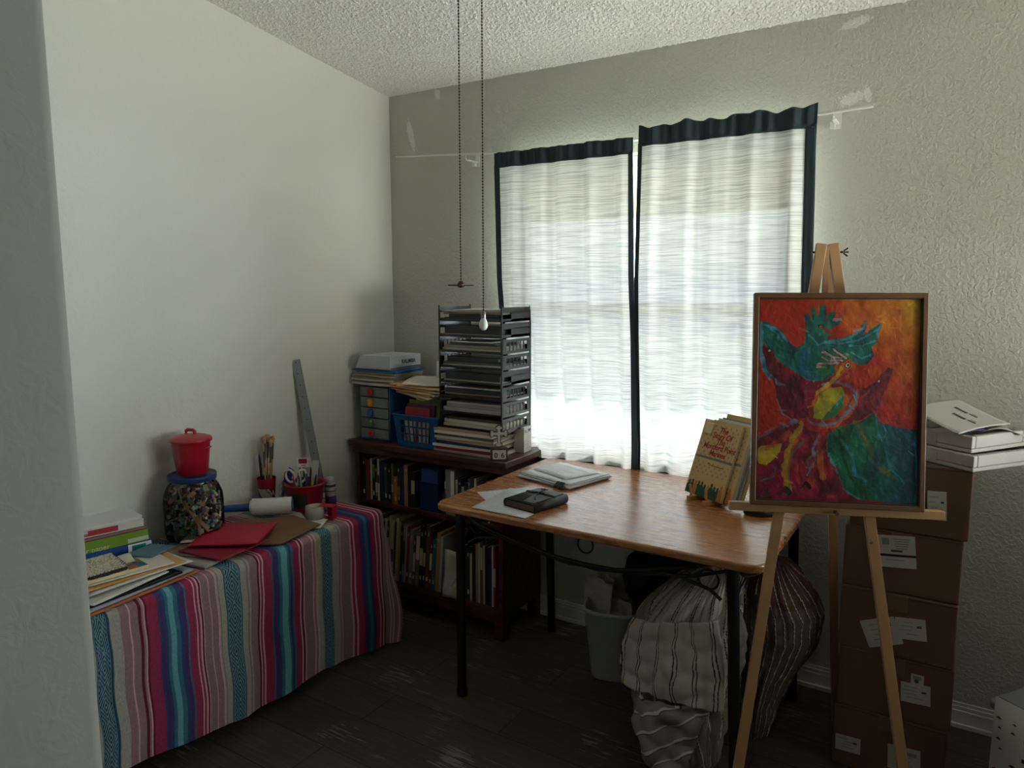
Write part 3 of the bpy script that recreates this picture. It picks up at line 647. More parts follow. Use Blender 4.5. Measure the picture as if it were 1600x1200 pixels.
# upright files behind, carrying the manila envelopes
fl = thing('file_sorter', 'grey cardboard file sorter behind the blue basket under the manila envelopes', 'file sorter', (0.395, -0.085, T))
q = MB(); q.bb(-.125, .135, -.045, -.041, 0, .215); q.bb(-.125, .135, .041, .045, 0, .215); q.bb(-.125, .135, -.045, .045, 0, .004)
for k in range(5): q.bb(-.125+.064*k, -.121+.064*k, -.041, .041, .004, .215)
q.build('sorter_body', mat('grey_board', '6c6a64', .7), fl, bevel=.001)
zz = T+.2175
mans = [('b89a72', 'brown'), ('d0c4b0', 'cream'), ('c9a06a', 'tan'), ('c4b8a8', 'grey-beige'), ('dcb07c', 'manila'), ('d8d4cc', 'white'), ('e0a868', 'deep manila'), ('d9b288', 'light manila'), ('e2b080', 'pale orange'), ('ece6dc', 'ivory')]
for k, (c_, nm) in enumerate(mans):
    w_ = .29-.006*(k % 4); t_ = .0045
    ox = .385+.004*k*(1 if k % 2 else -1)
    flat_item('envelope', '%s envelope in the splayed pile beside the white box' % nm, 'envelope', ox, -.195+random.uniform(-.012, .012)-.003*k, zz+.010+k*.0066, .24, w_*.72, t_, D2R(-22+6*k*.8+random.uniform(-4, 4)), c_, 'envelopes piled beside the white box', bend=-.0, tilt=(D2R(4), D2R(3)), wob=.0006, edge=c_)
t = thing('paper_roll', 'curled white sheet standing on the envelopes beside the letter trays', 'paper', (.475, -.20, zz+.094), D2R(20))
q = MB(); pts = []; 
for k in range(13):
    a = -PI*.75+PI*1.35*k/12; pts.append((.042*math.cos(a), .042*math.sin(a)))
for zq, r_ in ((0, 1), (1, .92)): pass
vs = [(x*(1-.1*z_), y*(1-.1*z_), .075*z_) for z_ in (0, 1) for x, y in pts]
q.add(vs, [(k, k+1, 14+k, 13+k) for k in range(12)], None, True); o = q.build('curled_sheet', PAPER, t); md = o.modifiers.new('s', 'SOLIDIFY'); md.thickness = .0012

# letter tray tower on a magazine pile
zz = T
mags = [('c4b8a8', .33, 'fawn'), ('8a2c34', .30, 'dark red'), ('d8d4cc', .32, 'white'), ('2c3c6a', .29, 'blue'), ('b8a48c', .33, 'tan'), ('d4ccc0', .31, 'cream'), ('7c7468', .32, 'grey'), ('e0d8cc', .30, 'ivory'), ('b09880', .33, 'brown-edged')]
for k, (c_, w_, nm) in enumerate(mags):
    t_ = .0105
    flat_item('magazine', '%s magazine, number %s up in the pile below the letter trays' % (nm, ['one', 'two', 'three', 'four', 'five', 'six', 'seven', 'eight', 'nine'][k]), 'magazine', .672+random.uniform(-.008, .004), -.205+random.uniform(-.008, .006), zz, w_, .25+.0*k, t_, random.uniform(-.04, .05), c_, 'magazines below the letter trays', m=GLOSSP, wob=.0006, edge=c_)
    zz += t_+.0013
TZ = zz+.001
tw = thing('letter_tray_tower', 'tall black tower of eight stacked letter trays full of papers', 'letter trays', (0.70, -0.20, TZ))
TRM = mat('black_tray_plastic', '1c1a1d', 0.28, var=.1, spec=.6)
TR_H = (1.436-TZ)/8
tw_, td_ = .325, .235
for k in range(8):
    z0 = k*TR_H; kind = [1, 1, 1, 0, 1, 1, 0, 0][k]
    q = MB()
    q.bb(-tw_/2, tw_/2, -td_/2, td_/2, z0, z0+.003)
    q.bb(-tw_/2, tw_/2, -td_/2, -td_/2+.004, z0, z0+.010)
    for sx in (-1, 1):
        xs = sx*(tw_/2-.0015)
        P0, P1 = (xs, -td_/2*.98, z0), (xs, td_/2, z0); Q0, Q1 = (xs, -td_/2*.98, z0+TR_H-.007), (xs, td_/2, z0+TR_H-.007)
        if kind: quadwall(q, (P0, P1) if sx < 0 else (P1, P0), (Q0, Q1) if sx < 0 else (Q1, Q0), (6, .2, .8, ()), .003)
        else:
            q.bb(xs-.0015, xs+.0015, -td_/2+.0, td_/2, z0+TR_H*.55, z0+TR_H-.007); q.bb(xs-.0015, xs+.0015, -td_/2+.075, td_/2, z0, z0+TR_H*.6); q.bb(xs-.0015, xs+.0015, -td_/2, td_/2, z0, z0+.012)
        q.bb(xs-.003, xs+.003, -td_/2, -td_/2+.006, z0, z0+TR_H)
        q.bb(xs-.003, xs+.003, td_/2-.006, td_/2, z0, z0+TR_H)
    q.bb(-tw_/2, tw_/2, td_/2-.003, td_/2, z0, z0+TR_H*.45)
    q.build('tray', TRM, tw)
# what lies in each tray, from the bottom
NTH = ['lowest', 'second lowest', 'third lowest', 'fourth lowest', 'fourth from top', 'third from top', 'second from top', 'topmost']
fill = [
 [('c8beb0', .30, .012, 'fawn magazine'), ('d8d0c4', .31, .010, 'cream paper sheaf'), ('5c5048', .29, .008, 'brown folder')],
 [('b8b0b4', .31, .016, 'thick grey-white paper sheaf'), ('a8a0a0', .29, .012, 'grey catalogue'), ('d0ccc8', .28, .006, 'white leaflet')],
 [('3c3834', .30, .010, 'dark folder'), ('c0a888', .30, .004, 'buff sheet'), ('22283c', .29, .018, 'navy binder'), ('c8c8c4', .28, .006, 'white paper sheaf')],
 [('c4c0b8', .30, .006, 'white paper sheaf'), ('1e2230', .28, .020, 'blue-black binder')],
 [('c8c4bc', .31, .008, 'cream notepad'), ('5a5a58', .30, .006, 'spiral notebook'), ('26282a', .26, .016, 'black case')],
 [('b8b4ac', .31, .010, 'grey magazine'), ('9a9690', .29, .008, 'worn catalogue'), ('3a3e44', .24, .008, 'slate folder'), ('e4e4e4', .20, .003, 'white card')],
 [('a8a094', .31, .006, 'beige magazine'), ('17181b', .29, .032, 'thick black binder')],
 [('2a2c30', .27, .012, 'black notebook'), ('20242e', .24, .010, 'dark blue notebook'), ('8c8070', .31, .008, 'brown-grey magazine'), ('b0a898', .31, .006, 'crumpled beige paper sheaf'), ('d8d8d4', .20, .003, 'white slip')]]
for k, lst in enumerate(fill):
    z0 = TZ+k*TR_H+.0036; fk_ = min(2.6, .046/(sum(e_[2]+.0016 for e_ in lst)))
    lst = [(a_, b_, c__*fk_, d__) for a_, b_, c__, d__ in lst]
    for j, (c_, w_, t_, nm) in enumerate(lst):
        flat_item('paper_stack' if 'paper' in nm or 'sheet' in nm or 'slip' in nm or 'card' in nm else ('binder' if 'binder' in nm else 'document'), '%s lying in the %s letter tray' % (nm, NTH[k]), 'papers', .70+random.uniform(-.004, .004), -.205+random.uniform(-.004, .006), z0, min(w_, .305), .205+random.uniform(-.02, .0), t_, random.uniform(-.02, .02), c_, 'papers in the letter trays', wob=.0007, edge=c_, m=GLOSSP if c_ < '4' else PRINT)
        z0 += t_+.0016

# perpetual calendar block with a cross
pc = thing('calendar_block', 'small dark wooden date block reading 06 with a white cross on top', 'calendar', (.8605, -.335, T), D2R(38))
WD = mat('dark_stained_wood', '4a3830', .45)
q = MB(); q.bb(-.035, .035, -.014, .022, 0, .005); q.bb(-.035, .035, -.014, .022, .046, .053); q.bb(-.035, -.029, -.014, .022, .005, .046); q.bb(.029, .035, -.014, .022, .005, .046); q.bb(-.029, .029, .012, .022, .005, .046); q.build('block_frame', WD, pc, bevel=.0015)
for sx, ch in ((-1, '0'), (1, '6')):
    cu = MB().bb(sx*.014-.0136, sx*.014+.0136, -.012, .011, .0055, .045).build('date_cube', mat('cream_block', 'd4d0c4', .5), pc, bevel=.0015)
    text('digit', ch, .030, frame((sx*.014, -.0123, .022), (1, 0, 0), (0, 0, 1)), mat('black_ink', '26262c', .5), cu, off=.0006)
def cross_poly(s, L, w, lobe):
    """budded cross outline: union of bars and lobes, as separate prisms"""
    return [('b', -w, w, -L, L*.62), ('b', -L*.6, L*.6, -w, w)]
q = MB(); M = frame((0, .008, .105), (1, 0, 0), (0, 0, 1))
def cross(q, w, lob, z0, z1, col=None):
    q.add([], [])
    for a in ((-w, w, -.040, .030), (-.026, .026, -w+.006, w+.006)):
        q.prism([(a[0], a[2]), (a[1], a[2]), (a[1], a[3]), (a[0], a[3])], z0, z1, M=M)
    for cx, cy_ in ((0, .033), (-.029, .006), (.029, .006), (0, -.042)):
        q.prism([(cx+lob*math.cos(a*PI/6), cy_+lob*math.sin(a*PI/6)) for a in range(12)], z0, z1, M=M)
        for dx, dy in ((.006, 0), (-.006, 0)) if cx == 0 else ((0, .006), (0, -.006)):
            q.prism([(cx+dx*1.2+lob*.8*math.cos(a*PI/6), cy_+dy*1.2-(.003 if cy_ > .02 else 0)+lob*.8*math.sin(a*PI/6)) for a in range(12)], z0, z1, M=M)
cross(q, .009, .0115, -.002, .001); q.build('cross_backing', WD, pc)
q = MB(); cross(q, .0052, .0068, .0011, .0035); q.build('cross', mat('cream_enamel', 'ccc8c0', .5), pc)
# small white box
sb = thing('small_box', 'small white printed box standing on the right end of the bookcase', 'box', (.853, -.135, T), D2R(4))
q = MB(); q.bb(-.026, .026, -.036, .036, 0, .112); q.build('box_body', mat('white_card_box', 'd0cdc6', .5, var=.02), sb, bevel=.0012)
q = MB()
for k in range(9): q.bb(.026, .0265, -.026, .026-.012*(k % 3 == 1), .018+.0085*k, .0195+.0085*k, col=hx('8c8c90'))
q.bb(.026, .0265, -.004+.006, .027, .090, .101, col=hx('5a6470')); q.bb(.026, .0265, -.027, -.018, .086, .100, col=hx('70747c')); q.build('printing', PRINT, sb)

# ================================================================= low table under the striped blanket
BT = 0.590
lt_ = thing('low_table', 'low table hidden under the striped blanket along the left wall', 'table', (0.235, -1.42, 0))
LW = mat('plain_pine', '8a6a48', .6)
MB().bb(-.205, .205, -.98, .785, BT-.024, BT-.002).build('tabletop', LW, lt_)
for sx in (-1, 1):
    for yy in (-.94, .74): MB().bb(sx*.18-.02, sx*.18+.02, yy-.02, yy+.02, 0, BT-.024).build('leg', LW, lt_)
STR = "-1.779T;-1.774g;-1.742p;-1.718l;-1.713p;-1.690d;-1.681p;-1.674l;-1.669d;-1.664m;-1.629b;-1.623u;-1.615b;-1.606t;-1.596a;-1.588a;-1.579t;-1.566b;-1.552u;-1.542t;-1.535m;-1.511l;-1.506m;-1.498l;-1.492d;-1.486l;-1.482p;-1.458l;-1.454p;-1.433l;-1.429g;-1.423p;-1.420g;-1.401P;-1.337g;-1.311p;-1.305g;-1.297p;-1.268d;-1.260l;-1.255m;-1.247l;-1.241m;-1.207t;-1.201u;-1.188b;-1.178t;-1.166a;-1.149a;-1.138t;-1.131b;-1.120t;-1.113m;-1.085l;-1.078d;-1.069l;-1.062p;-1.024l;-1.017p;-1.008l;-1.002g;-0.979P;-0.925g;-0.890p;-0.883g;-0.875p;-0.832l;-0.825m;-0.813l;-0.805m;-0.777u;-0.764b;-0.752t;-0.734b;-0.725u;-0.716m;-0.691l;-0.683m;-0.668l;-0.660d;-0.651p;-0.622l;-0.615p;-0.605l;-0.597p;-0.570l;-0.560p"
ed = [float(s[:-1]) for s in STR.split(';')]; ck = [s[-1] for s in STR.split(';')]
# the weave repeats: the part behind the door jamb mirrors the first repeat
ed = [e-0.42 for e in ed if e < -1.36]+ed; ck = ck[:len(ed)-len(ck)]+ck
CD = {'T': '1f4f68', 'g': 'a8a294', 'p': '99717a', 'l': 'd8a0ac', 'd': '6a1430', 'm': 'a01a50', 'b': '2a4678', 'u': '5a2a6c', 't': '2c7088', 'a': '5aa8b4', 'P': '6f96a2'}
CL = {k: np.array(hx(v)) for k, v in CD.items()}
CL = {k: .80*v+.20*v.mean() for k, v in CL.items()}
NU, NV = 1180, 250
us = np.linspace(-2.38, -0.545, NU); vs_ = np.linspace(0, 1.02, NV)
U, Vv = np.meshgrid(us, vs_)
edg = np.array(ed); idx = np.clip(np.searchsorted(edg, us, side='right')-1, 0, len(ck)-1)
base = np.array([CL[ck[i]] for i in idx])
cols = np.repeat(base[None], NV, 0)
fleck = rng.random((NV, NU)); fl2 = rng.random((NV, NU))
cols = cols*(0.82+0.36*fleck[..., None])
# woven diamond band
for i, k in enumerate(ck):
    if k != 'P': continue
    a0, a1 = ed[i], ed[i+1]
    sel = (us >= a0) & (us < a1)
    cu_ = (us[sel]-a0)/(a1-a0)*2-1
    S = vs_[:, None]; Cc = cu_[None, :]
    per = 0.118; ph = np.abs(((S/per) % 1)*2-1)
    d1 = np.abs(Cc)*1.0+ph*1.15
    band = ((d1*3.2) % 1) < .46
    edge = (np.abs(Cc) > .90) | ((np.abs(Cc) > .76) & (np.abs(Cc) < .82))
    dark = band & (np.abs(Cc) < .74) | edge
    sub = cols[:, sel]; sub[dark] = np.array(hx('153c54'))*(0.85+.3*fleck[:, sel][dark][:, None]); cols[:, sel] = sub
    e_ = None
TW = 0.448; R_ = 0.028
drop = np.maximum(0, Vv-TW)
over = np.maximum(0, U+0.635)                       # cloth past the table's right end
xx = np.maximum(np.minimum(Vv, TW)+0.004, .018); zz_ = np.full_like(U, BT+.006)
# rounded front edge, then hanging with soft folds
arc = np.clip(drop/(R_*PI/2), 0, 1)*PI/2
dd = np.maximum(0, drop-R_*PI/2)
xx = np.where(drop > 0, TW+.004+R_*np.sin(arc)-.0, xx); zz_ = np.where(drop > 0, BT+.006-R_*(1-np.cos(arc))-dd, zz_)
wave = .012*np.sin(U*7.5+.6)+.007*np.sin(U*17+1)+.004*np.sin(U*31)
xx = xx+np.minimum(1, dd/.4)*(wave+.004)
# hem height follows the photo (slightly uneven), cloth length clipped to it
hem = np.interp(us, [-2.38, -1.777, -1.66, -1.53, -1.41, -1.33, -1.17, -.986, -.92, -.778, -.626, -.545], [.12, .115, .098, .085, .072, .048, .040, .058, .045, .038, .016, .012])
full = BT+.006-R_-hem[None, :]
maxdd = 1.02-TW-R_*PI/2
zz_ = np.where(drop > 0, np.where(dd > 0, BT+.006-R_-dd*full/maxdd, zz_), zz_)
# loose flap at the right end: falls behind the corner and flares outward
yy = np.where(over > 0, -0.635+over*np.clip(.18+1.6*drop, .18, .66)+.010*np.sin(drop*16+.5)*np.minimum(1, over/.05)*np.minimum(1, drop/.1), U)
zz_ = zz_-np.where(drop < .02, over*.95, over*np.clip(.95-2.4*drop, .12, 1))*np.where(U > -.635, 1, 0)
xx = xx+np.where(over > 0, -.25*over*np.clip(1-2*drop, 0, 1)+.3*over*np.minimum(1, dd/.3), 0)
yy = yy+.003*np.sin(Vv*23)*np.minimum(1, dd/.1)
zz_ = np.maximum(zz_, .006)+.0006*rng.random((NV, NU))
Vb = np.stack([xx, yy, zz_], -1).reshape(-1, 3)
I = np.arange(NU*NV).reshape(NV, NU); Fb = np.stack([I[:-1, :-1], I[:-1, 1:], I[1:, 1:], I[1:, :-1]], -1).reshape(-1, 4)[:, ::-1]
bl = npmesh('striped_blanket', Vb, Fb, CLOTHV, cols.reshape(-1, 3))
tag(bl, 'magenta, teal and grey striped woven blanket draped over the low table', 'blanket')
# short fringe along the loose end
q = MB()
for j in range(0, NV, 3):
    p = Vector(Vb[j*NU+NU-1]); 
    if p.z < .01: continue
    d_ = Vector((random.uniform(-.004, .004), .008+random.uniform(0, .007), -.006+random.uniform(-.004, .004)))
    q.cyl(p-d_*.3, p+d_, .0011, .0006, n=5)
fr_ = q.build('fringe', mat('pink_grey_wool', '9c8a88', .95), bl)

# ================================================================= things on the blanket
Z0 = BT+.0085
# stack at the left: two school-supply boxes and two paperbacks
def pack(name, label, x, y, z, w, d, h, rz, col, deco=None):
    t = thing(name, label, 'box' if 'box' in name else 'book', (x, y, z), rz)
    q = MB(); q.bb(-w/2, w/2, -d/2, d/2, 0, h, col=hx(col)); q.build('box_body' if 'box' in name else 'cover', PRINT, t, bevel=.0012)
    return t
rz = D2R(-13)
t = pack('paper_box', 'blue box with a teal STAR badge, bottom of the stack beside the door jamb', .060, -1.540, Z0, .155, .225, .053, rz, '1d4a94')
q = MB(); q.bb(.0775, .0783, .040, .114, 0, .053, col=hx('e4e8ea')); q.bb(.0783, .0788, .052, .096, .008, .047, col=hx('1f8c96')); q.bb(.0783, .0786, -.012, .020, .0, .016, col=hx('b8ccd4')); q.build('end_label', PRINT, t)
text('badge_lettering', 'STAR', .015, frame((.0791, .074, .022), (0, 1, 0), (0, 0, 1)), PAPER, t, off=.0006)
text('side_lettering', 'R', .020, frame((.0781, -.092, .016), (0, 1, 0), (0, 0, 1)), mat('pale_blue_ink', 'a8c4e0', .5), t)
t = pack('paper_box', 'lime green box lettered paper, second from the bottom of the stack beside the door jamb', .058, -1.543, Z0+.0535, .15, .222, .040, rz, '7aa028')
q = MB(); q.bb(.075, .0756, .045, .111, .004, .018, col=hx('c4d4b8')); q.build('end_label', PRINT, t)
text('side_lettering', 'er paper', .024, frame((.0757, -.052, .008), (0, 1, 0), (0, 0, 1)), mat('pale_ink', 'd4e4a8', .5), t)
def pbook(label, x, y, z, w, d, h, rz, cov, page='d4d0c4', spot=None):
    t = thing('book', label, 'book', (x, y, z), rz)
    q = MB(); q.bb(-w/2, w/2, -d/2, d/2, 0, .0015, col=hx(cov)); q.bb(-w/2, w/2, -d/2, d/2, h-.0015, h, col=hx(cov)); q.bb(-w/2, -w/2+.0015, -d/2, d/2, .0015, h-.0015, col=hx(cov)); q.build('cover', GLOSSP, t)
    q = MB(); q.bb(-w/2+.002, w/2-.002, -d/2+.002, d/2-.002, .0016, h-.0016, col=hx(page)); 
    if spot: q.bb(w/2-.002, w/2-.0014, -.06, .03, .003, h-.003, col=hx(spot)); q.bb(w/2-.0021, w/2-.0015, -.10, -.06, .003, h*.5, col=hx('a86a5a'))
    q.build('pages', PRINT, t); return t
pbook('flat navy paperback with orange pages edge, third up in the stack beside the door jamb', .060, -1.547, Z0+.094, .15, .215, .012, rz+.03, '223a70', 'a8685a')
pbook('thick white paperback with a red printed edge, second from top beside the door jamb', .058, -1.555, Z0+.1065, .148, .222, .024, rz, 'dcdcd8', 'd8d4cc', 'b03040')
pbook('white softcover book on top of the stack beside the door jamb', .056, -1.560, Z0+.131, .150, .222, .011, rz+.02, 'dddde0', 'e0ded8')
# loose papers pile in front
def li(name, label, cat, x, y, z, w, d, t_, rzd, col, colf=None, tilt=(0, 0), bend=0., wob=.0012, m=None, edge=None, g='papers and notebooks at the front of the blanket'):
    return flat_item(name, label, cat, x, y, Z0+z, w, d, t_, D2R(rzd), col, g, m=m, bend=bend, tilt=(D2R(tilt[0]), D2R(tilt[1])), wob=wob, edge=edge, colf=colf)
li('folder', 'orange-brown folder at the very bottom of the paper pile', 'folder', .345, -1.66, .000, .225, .40, .0022, 6, 'a8653a', wob=.0006)
li('paper_stack', 'blue-grey paper stack just above the orange-brown folder', 'papers', .34, -1.655, .0045, .20, .36, .006, 6, 'a4a8b4', wob=.0008)
li('binder', 'black plastic folder between the blue-grey papers and the white sheets', 'folder', .345, -1.67, .0125, .19, .31, .006, 3, '23262c', wob=.0008, m=GLOSSP)
li('paper', 'rumpled white sheets on the black plastic folder', 'papers', .35, -1.69, .0205, .18, .26, .0035, 10, 'cfccc4', wob=.004)
li('paper', 'long white sheet under the manila envelope', 'paper', .315, -1.625, .0325, .20, .33, .0012, -2, 'd6d2ca', wob=.002)
li('envelope', 'manila envelope across the paper pile', 'envelope', .315, -1.64, .0375, .17, .33, .002, -5, 'c89456', wob=.0015)
li('paper', 'white envelope with a torn flap on the manila envelope', 'envelope', .312, -1.64, .0425, .15, .27, .0018, -9, 'd4cfc4', wob=.002)
li('card', 'slate blue card behind the white envelope', 'card', .20, -1.43, .0010, .13, .30, .0012, 8, '4d6c80', wob=.0008)
li('card', 'slate blue square card lying on the white envelope', 'card', .245, -1.50, .0475, .10, .11, .0015, 18, '567a90', wob=.0006)
def cartoon(u, v):
    k = int(v*14+math.sin(u*9)*1.2) % 7
    return hx(['2c7a7c', 'c8a85a', '7a9a5a', 'd8b890', '2c7a7c', 'a85a44', '4a6a94'][k])
li('booklet', 'colourful cartoon-covered booklet under the spiral notebook', 'booklet', .300, -1.690, .047, .13, .22, .010, -8, 'd8c8a0', cartoon, wob=.0008, m=GLOSSP)
sn = thing('spiral_notebook', 'speckled cream spiral notebook on top of the front paper pile', 'notebook', (.285, -1.735, Z0+.0600), D2R(-10), rot=None)
sn.rotation_euler = (D2R(2), D2R(3), D2R(-10))
def speck(u, v):
    r_ = random.random()
    return hx('c8c4b0') if r_ < .72 else hx(random.choice(['8a8a60', 'b89a70', '6a7060', 'a87a70']))
q = MB(); q.sheet(.13, .20, .009, lambda u, v: .004*(1-u)**2, 40, 60, col=hx('2c2c30'), colf=speck); q.build('cover', PRINT, sn)
q = MB()
for k in range(20):
    yk = -.095+.01*k; q.tube([(.065+.005*math.cos(a), yk, .005+.0065*math.sin(a)) for a in [i*PI/5 for i in range(10)]], .0011, 5, closed=True)
q.build('spiral_binding', mat('blue_black_wire', '1c2438', .3), sn)
q = MB()
for k in range(9):
    xk = -.06+.013*k; q.tube([(xk, -.0+.10+.004*math.cos(a), .008+.005*math.sin(a)) for a in [i*PI/4 for i in range(8)]], .0009, 5, closed=True)
q.build('top_holes', mat('blue_black_wire', '1c2438', .3), sn)
li('paper', 'curled cream page lying beside the spiral notebook', 'paper', .290, -1.650, .0580, .08, .12, .0012, -14, 'd0ccb8', wob=.006)
# red folder with papers below
li('paper', 'grey-white paper stack under the red folder, lowest', 'papers', .33, -1.335, .000, .17, .23, .006, 10, 'a8a49e', wob=.001, g='papers under the red folder')
li('paper', 'thin brown-edged sheets under the red folder', 'papers', .265, -1.32, .0075, .20, .19, .004, 24, '8c7464', wob=.001, g='papers under the red folder')
li('folder', 'dark red folder half hidden under the bright red folder', 'folder', .335, -1.285, .0135, .20, .22, .003, 6, '8a1c34', wob=.0015)
li('paper', 'white sheet peeking out behind the red folder', 'paper', .195, -1.24, .0180, .16, .17, .001, 38, 'd8d4cc', wob=.001)
q = MB(); q.sheet(.235, .235, .0022, lambda u, v: .010*math.sin(u*PI)*0+.006*(u-.5)**2+.004*v, 12, 8, col=hx('b01c38'))
q.sheet(.232, .232, .0010, lambda u, v: -.0045+.002*u, 6, 6, col=hx('8a1830'))
tag(q.build('folder', PRINT), 'bright red square folder lying in front of the glass jar', 'folder', loc=(.300, -1.215, Z0+.030), rot=(D2R(-1), D2R(-1), D2R(33)))
# brown card, white sheets
q = MB(); q.prism([(.0, .0), (.155, .175), (.33, .13), (.345, -.10), (.24, -.16)], 0, .0035)
t = tag(q.build('cardboard_sheet', mat('brown_board', '7a5c40', .85)), 'brown cardboard sheet lying below the lint roller', 'cardboard', loc=(.118, -1.10, Z0+.006), rot=(0, 0, D2R(8)))
li('paper', 'white sheet sticking out from under the brown cardboard', 'paper', .345, -.935, .0005, .16, .13, .0012, 32, 'd8d4ca', wob=.0012)
li('paper', 'white slip lying beside the red bucket', 'paper', .235, -.90, .0022, .08, .12, .001, 60, 'cfccc4', wob=.002)

# ---- big glass jar with a blue lid
JX, JY = .118, -1.250
JG, n, l, pb = newmat('jar_glass')
n.remove(pb); tr = n.new('ShaderNodeBsdfTransparent'); gl = n.new('ShaderNodeBsdfGlossy'); mxs = n.new('ShaderNodeMixShader'); lw = n.new('ShaderNodeLayerWeight'); lw.inputs[0].default_value = .25
gl.inputs['Roughness'].default_value = 0.08; tr.inputs[0].default_value = (.92, .95, .94, 1)
nb = n.new('ShaderNodeTexNoise'); nb.inputs['Scale'].default_value = 18; bp = n.new('ShaderNodeBump'); bp.inputs['Strength'].default_value = .5; bp.inputs['Distance'].default_value = .006
tcn = n.new('ShaderNodeTexCoord'); l.new(tcn.outputs['Object'], nb.inputs['Vector']); l.new(nb.outputs[0], bp.inputs['Height']); l.new(bp.outputs[0], gl.inputs['Normal']); l.new(bp.outputs[0], lw.inputs['Normal'])
l.new(lw.outputs['Fresnel'], mxs.inputs[0]); l.new(tr.outputs[0], mxs.inputs[1]); l.new(gl.outputs[0], mxs.inputs[2]); l.new(mxs.outputs[0], n['Material Output'].inputs[0])
jar = thing('glass_jar', 'large clear jar of craft scraps with a blue lid, under the red canister', 'jar', (JX, JY, Z0))
q = MB(); q.lathe([(0, 0), (.088, 0), (.098, .008), (.102, .03), (.103, .14), (.100, .165), (.088, .195), (.078, .208), (.077, .222)], 48); q.build('jar_body', JG, jar)
q = MB(); q.lathe([(0, .232), (.070, .232), (.078, .2335), (.083, .238), (.084, .234), (.083, .219), (.080, .217), (.079, .222), (0, .2225)], 48); q.build('lid', mat('navy_lid', '20306c', .35), jar)
q = MB(); random.seed(11)
pc_ = ['2f7f78', '4a9fc4', '8a4a3a', 'c87a5a', 'd8d4cc', '5a4a3a', '3c5a3c', 'b0a078', '20242c', '8c8c88', '6a3040', 'c8b060', '5a9a4a', 'a88a6a', '404850']
for k in range(620):
    r_ = .09*math.sqrt(random.random()) if k % 3 else .092; a = random.random()*2*PI; z_ = .012+.185*random.random()**.9; 
    if z_ > .16: r_ *= 1-(z_-.16)*5
    s_ = random.uniform(.005, .017); c_ = hx(random.choice(pc_)); c_ = tuple(.7*q_+.3*sum(c_)/3 for q_ in c_); rt = (random.random()*3, random.random()*3, random.random()*3)
    p = (r_*math.cos(a)*.93, r_*math.sin(a)*.93, z_)
    if k % 2: q.box(p, (s_*1.6, s_, s_*.4), rt, col=c_)
    else: q.lathe([(0, -s_*.5), (s_*.45, -s_*.25), (s_*.5, 0), (s_*.4, s_*.3), (0, s_*.5)], 7, p, col=c_)
o = tag(q.build('craft_scraps', vmat('scrap_plastic', .35)), 'mixed beads, felt and craft scraps filling the big jar', 'craft scraps', loc=(JX, JY, Z0)); o['kind'] = 'stuff'
for k, (p0, p1, w_) in enumerate((((.050, -.078, .165), (.078, -.045, .085), 0), ((.080, -.042, .088), (.083, -.038, .012), 0), ((.078, -.045, .10), (.088, -.005, .035), 0))):
    a, b_ = Vector(p0), Vector(p1); d_ = (b_-a); M = frame((a+b_)/2, d_, (-.45, .85, .1)) 
    q = MB(); q.box((0, 0, 0), (d_.length, .016, .003), M=M)
    tag(q.build('craft_stick', mat('craft_wood', 'a87850', .6), bevel=.001), ['long slanting wooden craft stick inside the jar', 'upright wooden craft stick at the bottom of the jar', 'short wooden craft stick crossing to the right inside the jar'][k], 'craft stick', 'craft sticks in the jar', loc=(JX, JY, Z0))
# ---- red canister shaped like a small bin
rcn = thing('canister', 'small red plastic lidded bin standing on the jar lid', 'canister', (JX-.002, JY+.004, Z0+.2395), D2R(20))
RED = mat('red_plastic', 'a81228', .3, var=.05, coat=.3)
q = MB()
nn = 60; prof = [(.0, 0), (.050, 0), (.053, .004), (.0645, .118), (.067, .122)]
vs = []
for r_, z_ in prof:
    for k in range(nn):
        a = 2*PI*k/nn; rr = r_*(1+(.022 if (k % 4) < 2 else 0)*(1 if .003 < z_ < .12 else 0)); vs.append((rr*math.cos(a), rr*math.sin(a), z_))
q.add(vs, [(i*nn+k, i*nn+(k+1) % nn, (i+1)*nn+(k+1) % nn, (i+1)*nn+k) for i in range(len(prof)-1) for k in range(nn)], None, True)
q.build('canister_body', RED, rcn)
q = MB(); q.lathe([(.066, .118), (.0725, .119), (.0735, .126), (.071, .131), (.050, .139), (.030, .143), (.018, .1445), (0, .145)], 40)
ld = q.build('lid', RED, rcn)
q = MB(); q.tube([(-.018, 0, .142), (-.017, 0, .154), (-.012, 0, .159), (.012, 0, .159), (.017, 0, .154), (.018, 0, .142)], .0065, 8); q.build('lid_handle', RED, ld)
for s_ in (-1, 1):
    q = MB(); q.tube([(s_*.062, -.014, .095), (s_*.071, -.013, .098), (s_*.072, .013, .098), (s_*.062, .014, .095)], .003, 6); q.build('side_handle', RED, rcn)

# ---- brush tumbler
bx_, by_ = .050, -.868
cup = thing('tumbler', 'red and silver printed tumbler holding paint brushes', 'tumbler', (bx_, by_, Z0))
q = MB()
def tum(u, v):
    if v > .66: return hx('8a1820')
    return hx('9c9890') if (u*3+v*1.3) % 1 < .45 else hx('5a1a20' if math.sin(u*60+v*25) < .3 else 'b4aca4')
vs = []; nn = 64; nz_ = 24
for j in range(nz_+1):
    v = j/nz_; r_ = .030+.008*v
    for k in range(nn): a = 2*PI*k/nn; vs.append((r_*math.cos(a), r_*math.sin(a), .128*v))
b0 = len(q.v); q.add(vs, [], None)
for j in range(nz_):
    for k in range(nn): q.f.append((b0+j*nn+k, b0+j*nn+(k+1) % nn, b0+(j+1)*nn+(k+1) % nn, b0+(j+1)*nn+k)); q.c.append(tum(k/nn, (j+.5)/nz_)); q.sm.append(True)
